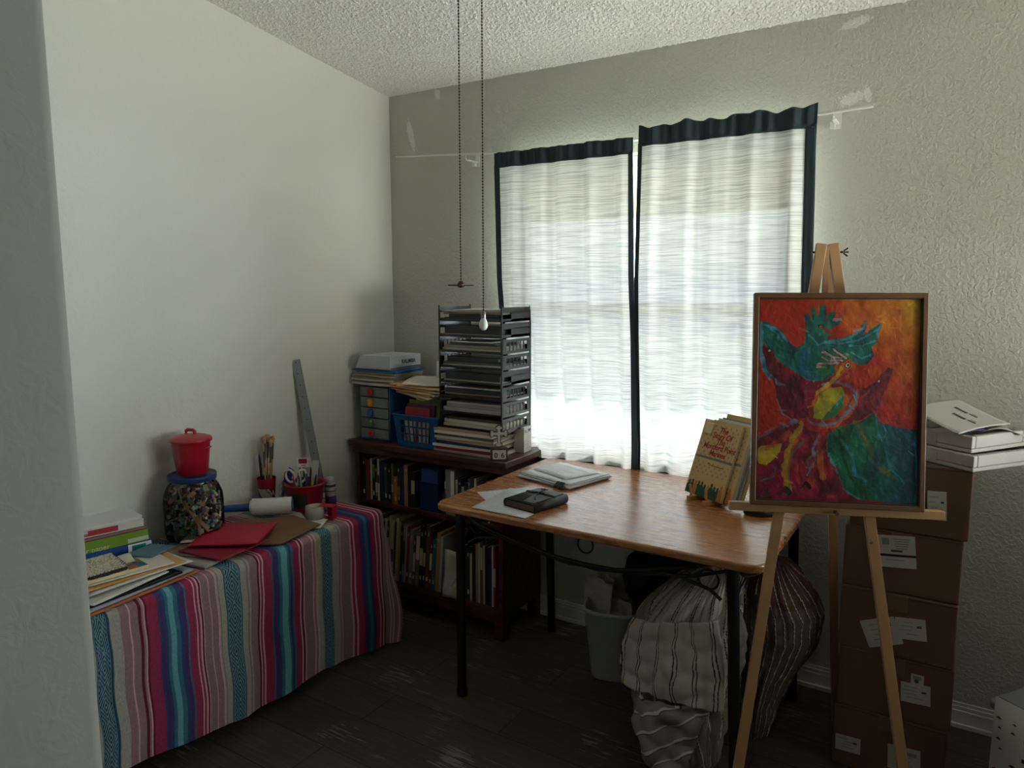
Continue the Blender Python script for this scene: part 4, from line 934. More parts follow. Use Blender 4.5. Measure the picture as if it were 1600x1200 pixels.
q.lathe([(0, .002), (.030, .002)], 32, col=hx('701018')); q.lathe([(.038, .128), (.036, .126), (.028, .004)], 32, col=hx('701018')); q.build('tumbler_body', vmat('glossy_print', .25), cup)
BRW = mat('pale_brush_wood', 'b08a60', .5); BRD = mat('dark_brush_wood', '2a1c1c', .4); FER = mat('ferrule_metal', 'a09890', .25, metal=.9); BRI = mat('bristle_hair', 'a88a68', .9, var=.3, scale=400)
bd = [(-.016, .010, .30, 'round', 'wide round bristle head', .014), (.002, -.004, .30, 'flat', 'tall flat bristle head', .010), (.014, .006, .285, 'fan', 'slim brown bristle head', .009), (-.006, .016, .29, 'x', 'soft pale bristle head', .009), (.018, -.012, .272, 'x', 'small pointed bristle head', .006), (-.024, -.008, .222, 'black', 'black handle end up', .004), (.006, .014, .295, 'x', 'narrow tan bristle head', .008)]
for k, (dx, dy, L, kd, nm, rb) in enumerate(bd):
    t = thing('paint_brush', 'paint brush with %s in the red tumbler' % nm, 'paint brush', (bx_+dx*.5, by_+dy*.9, Z0+.006), group='paint brushes in the tumbler')
    tilt = Vector((dx*.5+.004, dy*1.3, .25)).normalized(); P = lambda s_: tilt*s_
    q = MB()
    if kd == 'black': q.cyl(P(0), P(L-.02), .003, .0055, n=10); q.lathe([(0, .03)], 3) if False else None; q.cyl(P(L-.02), P(L), .0055, .003, n=10); q.build('handle', BRD, t); continue
    q.cyl(P(0), P(.15), .0022, .0035, n=10); q.build('handle', BRD if k % 2 else BRW, t)
    q = MB(); q.cyl(P(.15), P(L-.10), .0036, .0042, n=10); q.build('handle_upper', BRW, t)
    q = MB(); q.cyl(P(L-.10), P(L-.032), .0042, rb*.62, n=12); q.build('ferrule', FER, t)
    q = MB(); q.cyl(P(L-.032), P(L-.012), rb*.62, rb, n=12); q.cyl(P(L-.012), P(L), rb, rb*.45, n=12); q.build('bristles', BRI, t)
# ---- silver pouch between tumbler and bucket
t = thing('foil_dish', 'crumpled silver foil dish on edge between the tumbler and the red bucket', 'dish', (.112, -.842, Z0), 0)
q = MB(); M = frame((0, 0, .063), (-.35, .93, 0), (0, 0, 1))
vs = []; nn = 26
q.add([(0, 0, -.006)]+[(r_*math.cos(2*PI*k/nn)*.42*(1+.05*math.sin(k*2.1)), r_*math.sin(2*PI*k/nn)*(1+.04*math.sin(k*1.7)), z_+.004*math.sin(k*2.7)) for r_, z_ in ((.03, -.005), (.05, 0), (.060, .012)) for k in range(nn)],
      [(0, 1+k, 1+(k+1) % nn) for k in range(nn)]+[(1+j*nn+k, 1+(j+1)*nn+k, 1+(j+1)*nn+(k+1) % nn, 1+j*nn+(k+1) % nn) for j in range(2) for k in range(nn)], None, False, M)
o = q.build('foil_shell', mat('silver_foil', 'c8c8ca', .35, metal=.7), t); md = o.modifiers.new('s', 'SOLIDIFY'); md.thickness = .0012
# ---- red bucket of pens
ux, uy = .205, -.800
bu = thing('red_bucket', 'red plastic tub full of pens and scissors with a dark label', 'tub', (ux, uy, Z0), D2R(-25))
q = MB(); q.lathe([(0, 0), (.060, 0), (.064, .004), (.078, .106), (.083, .108), (.084, .116), (.079, .117), (.075, .108), (.060, .006), (0, .006)], 48); q.build('tub_body', mat('deep_red_plastic', '9c1224', .35, coat=.2), bu)
q = MB(); vs = []; nn = 10
for j in range(2):
    for k in range(nn+1):
        a = D2R(-62+5.2*k); z_ = .022+.062*j; r_ = .0645+(z_/.106)*.0138; vs.append((r_*math.cos(a), r_*math.sin(a), z_))
for k in range(nn):
    q.add([], []); 
q.add(vs, [], None)
for k in range(nn): q.f.append((k, k+1, nn+2+k, nn+1+k)); q.c.append(hx('2a3020')); q.sm.append(True)
vs = [(v[0]*1.004, v[1]*1.004, (v[2] if i <= nn else v[2]-.044)+.0) for i, v in enumerate(vs)]
vt = [(x*1.002, y*1.002, z+.046+.006*math.sin(i*1.3)) for i, (x, y, z) in enumerate(vs[:nn+1])]+[(x*1.010, y*1.010, z+.062) for x, y, z in vs[:nn+1]]
b0 = len(q.v); q.add(vt, [], None)
for k in range(nn): q.f.append((b0+k, b0+k+1, b0+nn+2+k, b0+nn+1+k)); q.c.append(hx('b07a3c')); q.sm.append(False)
q.build('dark_label', PRINT, bu)
random.seed(5)
pens = [('black', '1a1a1e'), ('dark green', '1d4a34'), ('white', 'c8c8c4'), ('pink', 'c85a7a'), ('yellow', 'c8a020'), ('blue', '22408c'), ('black', '17171a'), ('grey', '60646a'), ('black', '202024'), ('brown', '7a4a34'), ('teal', '1f6a70'), ('black', '1a1a1e'), ('red', 'b01c34'), ('lime', 'a8b030')]
pl = {}
ORDP = ['first', 'second', 'third', 'fourth']
for k, (nm, c_) in enumerate(pens):
    a = k*2.39996; r_ = .058*math.sqrt((k+.5)/len(pens)); tx, ty = r_*math.cos(a), r_*math.sin(a)
    L = random.uniform(.125, .165) if nm not in ('yellow', 'lime') else .128
    t0 = Vector((tx*.62, ty*.62, .008)); t1 = Vector((tx, ty, .11)); d_ = (t1-t0).normalized()
    pl[nm] = pl.get(nm, 0)+1
    q = MB(); q.cyl(t0, t0+d_*L*.9, .0042, .0042, n=10); q.cyl(t0+d_*L*.9, t0+d_*L, .0042, .002, n=10)
    tag(q.build('pen', mat('pen_'+c_, c_, .35)), ('%s pen standing in the red tub' % nm) if nm != 'black' else '%s of the black pens in the red tub from the left' % ORDP[pl[nm]-1], 'pen', 'pens in the red tub', loc=(ux, uy, Z0))
# scissors: cream handles with pink inserts
def scissor(dx, dy, lean, nm, hcol, rzz):
    t = thing('scissors', nm, 'scissors', (ux+dx, uy+dy, Z0+.008), rzz)
    q = MB(); q.prism([(-.006, 0), (.004, 0), (.007, .10), (-.007, .10)], -.001, .001, M=frame((0, 0, 0), (1, 0, 0), (lean, 0, 1))); q.build('blade', FER, t)
    for s_ in (-1, 1):
        cx = s_*.024+lean*.135; q = MB(); pts = [(cx+.017*math.cos(a)*(1)+s_*.004*math.sin(a), .001*s_, .137+.026*math.sin(a)) for a in [i*PI/8 for i in range(16)]]
        q.tube(pts, .0048, 8, closed=True); q.tube([(lean*.09, 0, .095), (cx-s_*.012, 0, .115)], .0055, 8); q.build('handle', mat('handle_'+hcol, hcol, .35), t)
        q = MB(); q.tube([(cx-s_*.013, -.002, .12), (cx-s_*.016, -.002, .135), (cx-s_*.012, -.002, .15)], .004, 6); q.build('grip_insert', mat('pink_grip', 'c85068', .4), t)
scissor(-.018, -.030, .0, 'scissors with cream loop handles and pink grips in the red tub', 'cfc8b8', D2R(35))
# blue tag, price card, clear card
q = MB(); q.prism([(-.014, 0), (.008, -.010), (.030, .045), (.012, .062), (-.010, .040)], -.001, .001, M=frame((0, 0, .118), (.75, .66, 0), (0, 0, 1)))
tag(q.build('blue_tag', mat('royal_blue', '24409a', .4)), 'royal blue plastic tag behind the scissors', 'tag', loc=(ux-.055, uy-.045, Z0))
t = thing('card_holder', 'small red and white sign card on a clear stick in the red tub', 'sign', (ux-.012, uy+.004, Z0+.01))
q = MB(); q.cyl((0, 0, 0), (0, 0, .165), .0018, n=8); q.build('stick', FER, t)
M = frame((0, -.001, .185), (.75, .66, 0), (0, 0, 1)); q = MB(); q.box((0, 0, 0), (.046, .040, .0015), M=M, col=hx('dcd8d4')); q.box((0, .006, .0009), (.034, .020, .0006), M=M, col=hx('8a1c2c')); q.box((.002, -.013, .0009), (.018, .003, .0006), M=M, col=hx('2a2424')); q.build('sign_card', PRINT, t)
CLR, n, l, pb = newmat('frosted_strip'); pb.inputs['Base Color'].default_value = (.6, .62, .6, 1); pb.inputs['Alpha'].default_value = .45; pb.inputs['Roughness'].default_value = .3
q = MB(); q.box((0, 0, .105), (.026, .001, .19), (0, D2R(6), 0)); tag(q.build('clear_ruler', CLR), 'frosted clear plastic strip at the right of the red tub', 'plastic strip', loc=(ux+.035, uy+.018, Z0+.008), rz=D2R(40))
# glue bottle
t = thing('glue_bottle', 'small pale bottle with purple label between the red tub and the bookcase', 'bottle', (.262, -.715, Z0))
q = MB(); q.lathe([(0, 0), (.021, 0), (.0225, .003), (.0225, .098), (.019, .104), (0, .104)], 28); q.build('bottle_body', mat('pale_lilac_plastic', 'a8a0a8', .4), t)
q = MB(); q.lathe([(.0228, .010), (.0228, .048)], 28, col=hx('4a2c5a')); q.lathe([(.0228, .050), (.0228, .066)], 28, col=hx('a09ca4')); q.lathe([(.0228, .067), (.0228, .071)], 28, col=hx('2a2434')); q.lathe([(.0228, .086), (.0228, .096)], 28, col=hx('2c2838')); q.build('bottle_label', PRINT, t)
q = MB(); q.lathe([(.0195, .104), (.0200, .106), (.0190, .122), (.012, .126), (0, .127)], 28); q.build('cap', mat('grey_cap', '9a94a0', .4), t)
# tape dispenser
t = thing('packing_tape', 'roll of packing tape in a red hand dispenser', 'tape dispenser', (.345, -.850, Z0), D2R(20))
q = MB(); q.lathe([(.022, 0), (.037, 0), (.037, .048), (.022, .048), (.022, 0)], 40); q.v = [(x-.018, y-.012, z+.003) for x, y, z in q.v]; q.build('tape_roll', mat('clear_tape', 'b0aca2', .25), t)
q = MB(); q.bb(.022, .060, .018, .022, .003, .052); q.bb(.022, .062, .018, -.018, .0, .003); q.bb(.058, .062, -.020, .022, 0, .052); q.bb(.0, .060, -.020, .022, .0515, .0535); q.build('dispenser', mat('red_dispenser', 'a0182c', .4), t, bevel=.001)
# lint roller
t = thing('lint_roller', 'white lint roller with a blue handle lying on the cardboard', 'lint roller', (.17, -1.0, Z0+.046))
p0, p1 = Vector((.048, -1.075, 0)), Vector((.120, -1.002, 0)); p2 = Vector((.232, -.896, 0)); o_ = Vector((.17, -1.0, 0))
q = MB(); q.cyl(p0-o_, p1-o_, .0135, .0165, n=20); q.cyl(p1-o_, p1-o_+Vector((.008, .008, 0)), .02, .02, n=20); q.build('handle', mat('blue_handle', '1f4a8c', .4), t)
q = MB(); q.cyl(p1-o_+(p2-p1)*.02, p2-o_, .0335, .0335, n=36); q.cyl(p1-o_-(p2-p1)*.03, p1-o_+(p2-p1)*.03, .026, n=30); q.build('tape_sleeve', mat('tacky_white_paper', 'd6d4cc', .45, var=.06, scale=80, bump=.3, bscale=60), t)
q = MB(); q.cyl(p2-o_, p2-o_+(p2-p1).normalized()*.006, .024, n=28); q.build('end_cap', mat('blue_handle', '1f4a8c', .4), t)
# steel ruler leaning on the wall
t = thing('steel_ruler', 'long steel ruler leaning against the left wall behind the red tub', 'ruler', (0, 0, 0))
b_, tp_ = Vector((.092, -.604, Z0+.002)), Vector((.0055, -.650, 1.198)); d_ = (tp_-b_); M = frame((b_+tp_)/2, d_, Vector((.50, .86, 0)))
q = MB(); q.box((0, 0, 0), (d_.length, .038, .0015), M=M); q.build('ruler_blade', mat('brushed_steel', '74787c', .38, metal=.35), t, bevel=.0004)
q = MB()
for k in range(46):
    s_ = -d_.length/2+.03+k*.0128; hgt = .010 if k % 4 == 0 else .005; q.box((s_, .018-hgt/2, -.0010), (.0012, hgt, .0004), M=M); q.box((s_, .018-hgt/2, .0010), (.0012, hgt, .0004), M=M)
    if k % 4 == 0: q.box((s_+.002, -.002, .0010), (.006, .005, .0004), M=M); q.box((s_+.002, -.002, -.0010), (.006, .005, .0004), M=M)
q.build('graduations', mat('etched_black', '26262a', .6), t)

# ================================================================= table
TT = 0.765
OAK, n, l, pb = newmat('honey_oak')
tcn = n.new('ShaderNodeTexCoord'); mpn = n.new('ShaderNodeMapping'); mpn.inputs['Scale'].default_value = (1.2, 16, 10); mpn.inputs['Rotation'].default_value = (0, 0, .03); l.new(tcn.outputs['Object'], mpn.inputs[0])
nz = n.new('ShaderNodeTexNoise'); nz.inputs['Scale'].default_value = 5; nz.inputs['Detail'].default_value = 7; nz.inputs['Distortion'].default_value = 1.2; l.new(mpn.outputs[0], nz.inputs['Vector'])
rp = n.new('ShaderNodeValToRGB'); rp.color_ramp.elements[0].color = (*hx('8a5430'), 1); rp.color_ramp.elements[1].color = (*hx('b47a4a'), 1); rp.color_ramp.elements[0].position = .35; rp.color_ramp.elements[1].position = .65
l.new(nz.outputs[0], rp.inputs[0]); l.new(rp.outputs[0], pb.inputs['Base Color'])
n2 = n.new('ShaderNodeTexNoise'); mpb = n.new('ShaderNodeMapping'); mpb.inputs['Scale'].default_value = (3, 40, 10); l.new(tcn.outputs['Object'], mpb.inputs[0]); l.new(mpb.outputs[0], n2.inputs['Vector']); n2.inputs['Scale'].default_value = 6; n2.inputs['Detail'].default_value = 5
bp = n.new('ShaderNodeBump'); bp.inputs['Strength'].default_value = .35; bp.inputs['Distance'].default_value = .0012; l.new(n2.outputs[0], bp.inputs['Height']); l.new(bp.outputs[0], pb.inputs['Normal'])
r2 = n.new('ShaderNodeMapRange'); r2.inputs[3].default_value = .16; r2.inputs[4].default_value = .36; l.new(n2.outputs[0], r2.inputs[0]); l.new(r2.outputs[0], pb.inputs['Roughness'])
pb.inputs['Specular IOR Level'].default_value = .6; pb.inputs['Coat Weight'].default_value = .55; pb.inputs['Coat Roughness'].default_value = .22; l.new(bp.outputs[0], pb.inputs['Coat Normal'])
BLK = mat('black_powder_coat', '0c0c0e', .4, var=.1)
tb = thing('work_table', 'honey oak table with black metal legs and curved rails in front of the window', 'table', (1.505, -0.475, 0))
hw, hd, rc = .56, .412, .045
poly = []
for cx, cy_, a0 in ((hw-rc, hd-rc, 0), (-hw+rc, hd-rc, 90), (-hw+rc, -hd+rc, 180), (hw-rc, -hd+rc, 270)):
    for k in range(9): a = D2R(a0+90*k/8); poly.append((cx+rc*math.cos(a), cy_+rc*math.sin(a)))
q = MB(); q.prism(poly, TT-.026, TT); q.build('tabletop', OAK, tb, bevel=.008, seg=4)
legs = [((.974, -.765), (.974, -.765)), ((1.955, -.775), (1.985, -.765)), ((.992, -.150), (1.008, -.137)), ((2.00, -.150), (2.024, -.139))]
for (tx, ty), (fx, fy) in legs:
    q = MB(); q.cyl((tx-1.505, ty+.475, TT-.0265), (fx-1.505, fy+.475, 0.012), .0175, .0175, n=20); q.cyl((fx-1.505, fy+.475, 0), (fx-1.505, fy+.475, .03), .0195, .0195, n=20); q.build('leg', BLK, tb)
def rail(P, ax):
    """curved apron with scrolls and rings between two legs; P maps (u 0..1, z) to local xyz"""
    q = MB()
    q.tube([P(0.0, .725), P(.08, .676), P(.25, .642), (P(.40, .620)), P(.51, .616), P(.62, .620), P(.72, .640), P(.86, .680), P(1, .725)], .0075, 8, flat=1.0)
    q.tube([P(0.0, .70), P(.12, .655), P(.3, .625), P(.45, .608), P(.60, .618), P(.72, .642), P(.83, .645), P(.93, .625), P(.965, .60)], .0055, 8)
    q.tube([P(1.0, .70), P(.88, .655), P(.7, .625), P(.55, .608), P(.40, .618), P(.28, .642), P(.17, .645), P(.07, .625), P(.035, .60)], .0055, 8)
    q.build('curved_rail', BLK, tb)
    for u, z_, r_ in ((.07, .668, .026), (.51, .683, .0275), (.925, .655, .03)):
        c_ = Vector(P(u, z_)); ex = (Vector(P(u+.01, z_))-c_).normalized(); q = MB()
        q.tube([c_+ex*r_*math.cos(a)+Vector((0, 0, r_*math.sin(a))) for a in [i*PI/16 for i in range(32)]], .0032, 8, closed=True); q.build('ring', BLK, tb)
lx = lambda x: x-1.505; ly = lambda y: y+.475
rail(lambda u, z: (lx(.985+.975*u), ly(-.775), z), 'x')
rail(lambda u, z: (lx(1.0+1.0*u), ly(-.150), z), 'x')
rail(lambda u, z: (lx(.978+.012*u), ly(-.765+.61*u), z), 'y')
rail(lambda u, z: (lx(1.965+.035*u), ly(-.77+.61*u), z), 'y')
q = MB(); 
for (tx, ty), _ in legs: q.bb(lx(tx)-.035, lx(tx)+.035, ly(ty)-.035, ly(ty)+.035, TT-.030, TT-.0262)
q.build('leg_plate', BLK, tb)
tag(MB().tube([(0, 0, 0), (.01, 0, -.08), (0, .006, -.14)], .012, 8).build('x', BLK), 'x', 'x') if False else None

# ================================================================= things on the table
def printed_page(w, d, lines=22, seed=1, box=True):
    rr = random.Random(seed); q = MB(); q.sheet(w, d, .0006, lambda u, v: .0, 4, 4, col=hx('d8dade'))
    for k in range(lines):
        y = d/2-.03-k*(d-.05)/lines
        if rr.random() < .2: continue
        x0 = -w/2+.02+rr.choice([0, 0, .02]); L = rr.uniform(.3, .85)*(w-.05)
        q.bb(x0, x0+L, y, y+.0018, .0006, .0008, col=hx('9a9ca4'))
    if box: q.bb(w*.05, w*.4, d*.28, d*.30, .0006, .0008, col=hx('6c7c98')); q.bb(w*.05, w*.4, d*.36, d*.363, .0006, .0008, col=hx('6c7c98'))
    return q
z_ = TT+.0003
g1 = 'papers clipped together near the window'
nmz = ['lowest', 'second', 'third', 'fourth', 'fifth']
for k, (dx, dy, rz_, t_) in enumerate(((-.012, .012, -15, .003), (.004, -.003, -13, .004), (.0, .0, -17, .004), (-.004, .006, -15, .002))):
    flat_item('paper_stack', '%s sheaf of white paper in the clipped pile near the window' % nmz[k], 'papers', 1.173+dx, -.343+dy, z_, .265, .262-.008*k, t_, D2R(rz_), 'cfd1d6', g1, wob=.00025, edge='b8bac0'); z_ += t_+.0017
q = printed_page(.20, .17, 14, 3); tag(q.build('paper', PRINT), 'printed white form on top of the clipped pile near the window', 'paper', g1, loc=(1.165, -.315, z_+.0008), rz=D2R(-22))
t = thing('binder_clip', 'small black binder clip on the near edge of the clipped papers', 'binder clip', (1.232, -.492, TT+.0005), D2R(-15))
q = MB(); q.add([(-.02, -.012, .0), (.02, -.012, 0), (.02, .010, 0), (-.02, .010, 0), (-.02, -.012, .012), (.02, -.012, .012), (.02, .012, .0235), (-.02, .012, .0235)], [(0, 3, 2, 1), (4, 5, 6, 7), (0, 1, 5, 4)], None)
o = q.build('clip_body', BLK, t); md = o.modifiers.new('s', 'SOLIDIFY'); md.thickness = .001
q = MB(); q.tube([(-.010, -.011, .012), (-.012, -.030, .008), (.012, -.030, .008), (.010, -.011, .012)], .001, 6); q.build('clip_handle', FER, t)
q = printed_page(.216, .279, 20, 5); tag(q.build('paper', PRINT), 'white printed sheet directly under the black leather journal', 'paper', 'printed sheets beside the journal', loc=(1.205, -.727, TT+.0022), rz=D2R(-1))
q = printed_page(.216, .279, 16, 6); tag(q.build('paper', PRINT), 'lower white printed sheet slightly left of the journal sheet', 'paper', 'printed sheets beside the journal', loc=(1.190, -.715, TT+.0012), rz=D2R(4))
q = printed_page(.14, .20, 10, 8); tag(q.build('paper', PRINT), 'small white sheet peeking out behind the journal papers at the left', 'paper', 'printed sheets beside the journal', loc=(1.115, -.66, TT+.0003), rz=D2R(-38))
# leather journal
LEA = mat('black_leather', '161618', .5, var=.15, bump=.25, bscale=120)
jn = thing('leather_journal', 'black leather wrap journal tied with a cord and a small metal charm', 'journal', (1.262, -.715, TT+.0034), D2R(-10))
w_, d_, h_ = .120, .175, .026
q = MB(); prof = [(-w_/2, .001)]
out = [(w_/2-.004+.0*a, 0) for a in (0,)]
pts = [(-w_/2+.010, h_), (-w_/2+.002, h_-.003)] 
ring = []
for a in range(9): an = -PI/2+PI*a/8; ring.append((w_/2+.010*math.cos(an), h_/2+h_/2*math.sin(an)))
lring = []
for a in range(9): an = PI/2+PI*a/8; lring.append((-w_/2+.010*math.cos(an), h_/2+h_/2*math.sin(an)))
full_ = [(-.02, 0)]+[(w_/2, 0)]+ring[1:-1]+[(w_/2, h_), (0, h_+.002)]+[(-w_/2, h_)]+lring[1:-1]+[(-w_/2, 0)]
for yy_ in (0,):
    vs = [(x, y, z) for y in (-d_/2, d_/2) for x, z in full_]; m_ = len(full_)
    q.add(vs, [(k, (k+1) % m_, m_+(k+1) % m_, m_+k) for k in range(m_)], None, True)
o = q.build('cover', LEA, jn); md = o.modifiers.new('s', 'SOLIDIFY'); md.thickness = .0028; md.offset = -1
q = MB(); q.bb(-w_/2-.002, w_/2-.0+.002, -d_/2+.002, d_/2-.002, .003, h_-.003); q.build('pages', mat('brown_page_edges', '5c4c3c', .9, var=.3, scale=300), jn)
q = MB(); q.add([(.012, -d_/2+.004, h_+.0035), (w_/2-.002, -d_/2+.01, h_+.003), (w_/2-.004, d_/2-.006, h_+.003), (.004, d_/2-.002, h_+.0035), (-.012, .012, h_+.0038)], [(0, 1, 2, 3, 4)], None)
o = q.build('cover_flap', LEA, jn); md = o.modifiers.new('s', 'SOLIDIFY'); md.thickness = .0022; md.offset = 1
q = MB(); 
for yy_ in (.022, .029): q.tube([(-w_/2-.012, yy_, h_*.4), (-w_/2-.003, yy_, h_+.004), (0, yy_+.002, h_+.0085), (w_/2, yy_, h_+.005), (w_/2+.013, yy_, h_*.5), (w_/2, yy_, -.0002+.002)], .0022, 6)
q.tube([(-.02, .055, h_+.006), (-.01, .03, h_+.009), (.01, -.02, h_+.006), (.035, -.045, h_+.007)], .002, 6); q.build('cord', mat('black_cord', '101012', .5), jn)
q = MB(); 
for k in range(8): a = k*PI/4; q.tube([(-.005, .052, h_+.012), (-.005+.014*math.cos(a), .052+.014*math.sin(a), h_+.012+.004*math.sin(a*2+1))], .0014, 5)
q.lathe([(0, -.004), (.005, -.002), (.005, .003), (0, .005)], 10, (-.005, .052, h_+.013)); q.build('charm', mat('aged_brass', '5c4630', .35, metal=.8), jn)

# ---- books propped on a small wooden display easel
PINE = mat('pale_pine', 'b48658', .5, var=.12, scale=15)
bx0 = Vector((1.748, -.356, TT)); ya, ti = -.53, .34
U_ = Vector((math.cos(ya), math.sin(ya), 0)); N_ = Vector((-math.sin(ya), math.cos(ya), 0)); V_ = Vector((0, 0, 1))*math.cos(ti)+N_*math.sin(ti)
st = thing('book_stand', 'small pine display stand holding the propped books on the table', 'book stand', tuple(bx0), ya)
for s_ in (-.038, .040):
    q = MB(); q.bb(s_-.010, s_+.010, -.052, .12, 0.0, .017); q.build('foot', PINE, st, bevel=.002)
    q = MB(); q.cyl((s_, -.040, .016), (s_, -.046, .058), .0045, .004, n=10); q.build('peg', PINE, st)
q = MB(); q.box((0, .100, .12), (.018, .010, .23), (D2R(-18), 0, 0)); q.bb(-.05, .05, .10, .115, .0172, .03); q.build('back_prop', PINE, st, bevel=.0015)
def story_book(label, off, dx, w, h, full=True):
    """softcover: off = distance behind the front copy"""
    t = thing('book', label, 'book', tuple(bx0+Vector((0, 0, .0185))+U_*dx+N_*(off-.024)), group='books propped on the stand')
    M = frame((0, 0, 0), U_, V_)
    q = MB(); q.box((0, h/2, -.0045), (w-.004, h-.004, .007), M=M); q.build('pages', PAGES, t)
    q = MB()
    random.seed(int(dx*1000)+3)
    q.box((0, h/2, -.0088), (w, h, .0012), M=M, col=hx('c8b890')); q.box((-w/2, h/2, -.0045), (.001, h, .0095), M=M, col=hx('d8ccb0'))
    nb_ = 40
    for k in range(nb_):   # printed colour blend, cream at the top to yellow at the foot
        f = k/nb_; c_ = np.array(hx('c8aa7c'))*(1-max(0, (.28-f)/.28))+np.array(hx('c4a43a'))*max(0, (.28-f)/.28)
        q.box((0, h*(k+.5)/nb_, -.0002), (w, h/nb_, .001), M=M, col=tuple(c_))
    for j in range(15):
        for k in range(7):
            x = -w/2+w*(k+.5+.5*(j % 2))/7.5; y = h*.30+h*.68*j/15
            if abs(y-h*.5) < h*.022: continue
            for a in (0, PI/3, 2*PI/3): q.box((x, y, .0004), (.0075, .0018, .0003), M=M @ Matrix.Translation((0, 0, 0)) if a == 0 else M @ Matrix.Translation((x, y, 0)) @ Matrix.Rotation(a, 4, 'Z') @ Matrix.Translation((-x, -y, 0)), col=hx('a8854c'))
    q.box((0, h*.505, .0007), (w, h*.030, .0006), M=M, col=hx('6c7470'))
    x = -w/2+.012; k = 0
    while x < w/2-.008:
        hh_ = h*random.uniform(.17, .23); c_ = hx('1f4a34') if k % 4 != 2 else hx('b0702c')
        body = [(x-.010, .0), (x+.010, .0), (x+.0105, hh_*.55), (x+.006, hh_*.68), (x-.006, hh_*.68), (x-.0105, hh_*.55)]
        q.prism(body, .0004+.0001*(k % 3), .0008+.0001*(k % 3), col=c_, M=M)
        q.prism([(x+.0052*math.cos(a*PI/5), hh_*.80+.0075*math.sin(a*PI/5)) for a in range(10)], .0004, .0009, col=c_, M=M)
        x += .0155; k += 1
    q.build('cover', PRINT, t)
    if full:
        red = mat('title_red', 'a01c24', .5)
        for s_, yq, sz in (('The', .885, .030), ('Story Of', .810, .030), ('The', .735, .030), ('Montford Point', .660, .0285), ('Marines', .575, .0285)):
            text('title', s_, sz, M @ Matrix.Translation((.012, h*yq, .0009)), red, t, ext=.0003, shear=.18, sx=.86, off=.0006)
        text('author_line', 'By', .012, M @ Matrix.Translation((-.01, h*.435, .0009)), mat('grey_ink', '5a5448', .6), t, ext=.0002)
        q = MB(); q.box((.028, h*.420, .0006), (.06, .0035, .0004), M=M, col=hx('6c6454')); q.build('author_name', PRINT, t)
        q = MB(); q.sheet(.042, .042, .0006, lambda u, v: .008*(1-v)**2*u, 6, 6, M=M @ Matrix.Translation((-w/2+.030, h*.885, .0012)), col=hx('c8b884'))
        q.build('sticky_note', PRINT, t)
    return t
story_book('beige softcover reading The Story Of The Montford Point Marines, propped in front', 0, 0, .182, .272)
story_book('second copy of the beige softcover directly behind the front one', .013, .028, .182, .272, False)
for k, (off, dx, h_, c_, nm) in enumerate(((.024, .034, .278, 'c8c4b8', 'white-topped'), (.033, .045, .281, '7a8088', 'grey'), (.043, .052, .295, 'c4a468', 'tan speckled'))):
    t = thing('book', '%s softcover behind the copies on the little stand' % nm, 'book', tuple(bx0+Vector((0, 0, .0185))+U_*dx+N_*(off-.024)), group='books propped on the stand')
    M = frame((0, 0, 0), U_, V_); q = MB(); q.box((0, h_/2, -.001), (.178, h_, .001), M=M, col=hx(c_)); q.box((0, h_/2, -.008), (.178, h_, .001), M=M, col=hx(c_)); q.box((-.089, h_/2, -.0045), (.001, h_, .008), M=M, col=hx(c_)); q.build('cover', PRINT, t)
    q = MB(); q.box((0, h_/2, -.0045), (.172, h_-.004, .006), M=M); q.build('pages', PAGES, t)
# mouse
ms = thing('computer_mouse', 'black computer mouse on the table behind the easel ledge', 'mouse', (1.945, -.415, TT), D2R(-62))
q = MB(); prof = [(0.0, 0), (.030, 0), (.033, .005), (.032, .014), (.026, .024), (.015, .031), (0, .033)]
q.lathe(prof, 32, sq=1.0); q.v = [(x*.95, y*1.7, z*(1-.25*(y*1.7/.055))) for x, y, z in q.v]; q.build('mouse_shell', mat('matte_black_plastic', '15151a', .35), ms)
q = MB(); q.cyl((-.004, -.032, .0305), (.004, -.032, .0305), .006, n=14); q.build('scroll_wheel', mat('grey_rubber', '3a3a3e', .5), ms)

# ================================================================= easel with painting
EZ = mat('beech_easel_wood', 'a8805a', .5, var=.15, scale=12)
ez = thing('easel', 'pale wooden tripod easel standing at the right end of the table', 'easel', (2.2, -.8, 0))
eo = Vector((2.2, -.8, 0))
ya, ti = .40, .135
U_ = Vector((math.cos(ya), math.sin(ya), 0)); N_ = Vector((-math.sin(ya), math.cos(ya), 0)); V_ = Vector((0, 0, 1))*math.cos(ti)+N_*math.sin(ti)
def beam(q, a, b_, w, d, side):
    a, b_ = Vector(a)-eo, Vector(b_)-eo; D_ = b_-a; M = frame((a+b_)/2, D_, side); q.box((0, 0, 0), (D_.length, w, d), M=M); return q
beam(MB(), (2.032, -1.040, 0.003), (2.143, -.747, 1.622), .026, .014, U_).build('front_leg', EZ, ez, bevel=.0015)
beam(MB(), (2.474, -.860, 0.003), (2.169, -.733, 1.622), .026, .014, U_).build('front_leg', EZ, ez, bevel=.0015)
beam(MB(), (2.188, -.235, 0.003), (2.157, -.722, 1.618), .024, .014, U_).build('rear_leg', EZ, ez, bevel=.0015)
beam(MB(), (2.160, -.760, 1.44), (2.156, -.742, 1.615), .014, .010, U_).build('top_block', EZ, ez, bevel=.001)
q = MB(); beam(q, Vector((2.156, -.742, 1.600))-U_*.036, Vector((2.156, -.742, 1.600))+U_*.040, .005, .005, V_); q.build('bolt', mat('dark_bolt', '2a2220', .4, metal=.7), ez)
q = MB(); c_ = Vector((2.156, -.742, 1.600))+U_*.042-eo
for a in (.6, 0, -.6): q.box(c_+U_*.006*math.cos(a)+Vector((0, 0, .010*math.sin(a)*1.2)), (.013, .004, .0035), (0, -a, ya))
q.build('wing_nut', mat('dark_bolt', '2a2220', .4, metal=.7), ez)
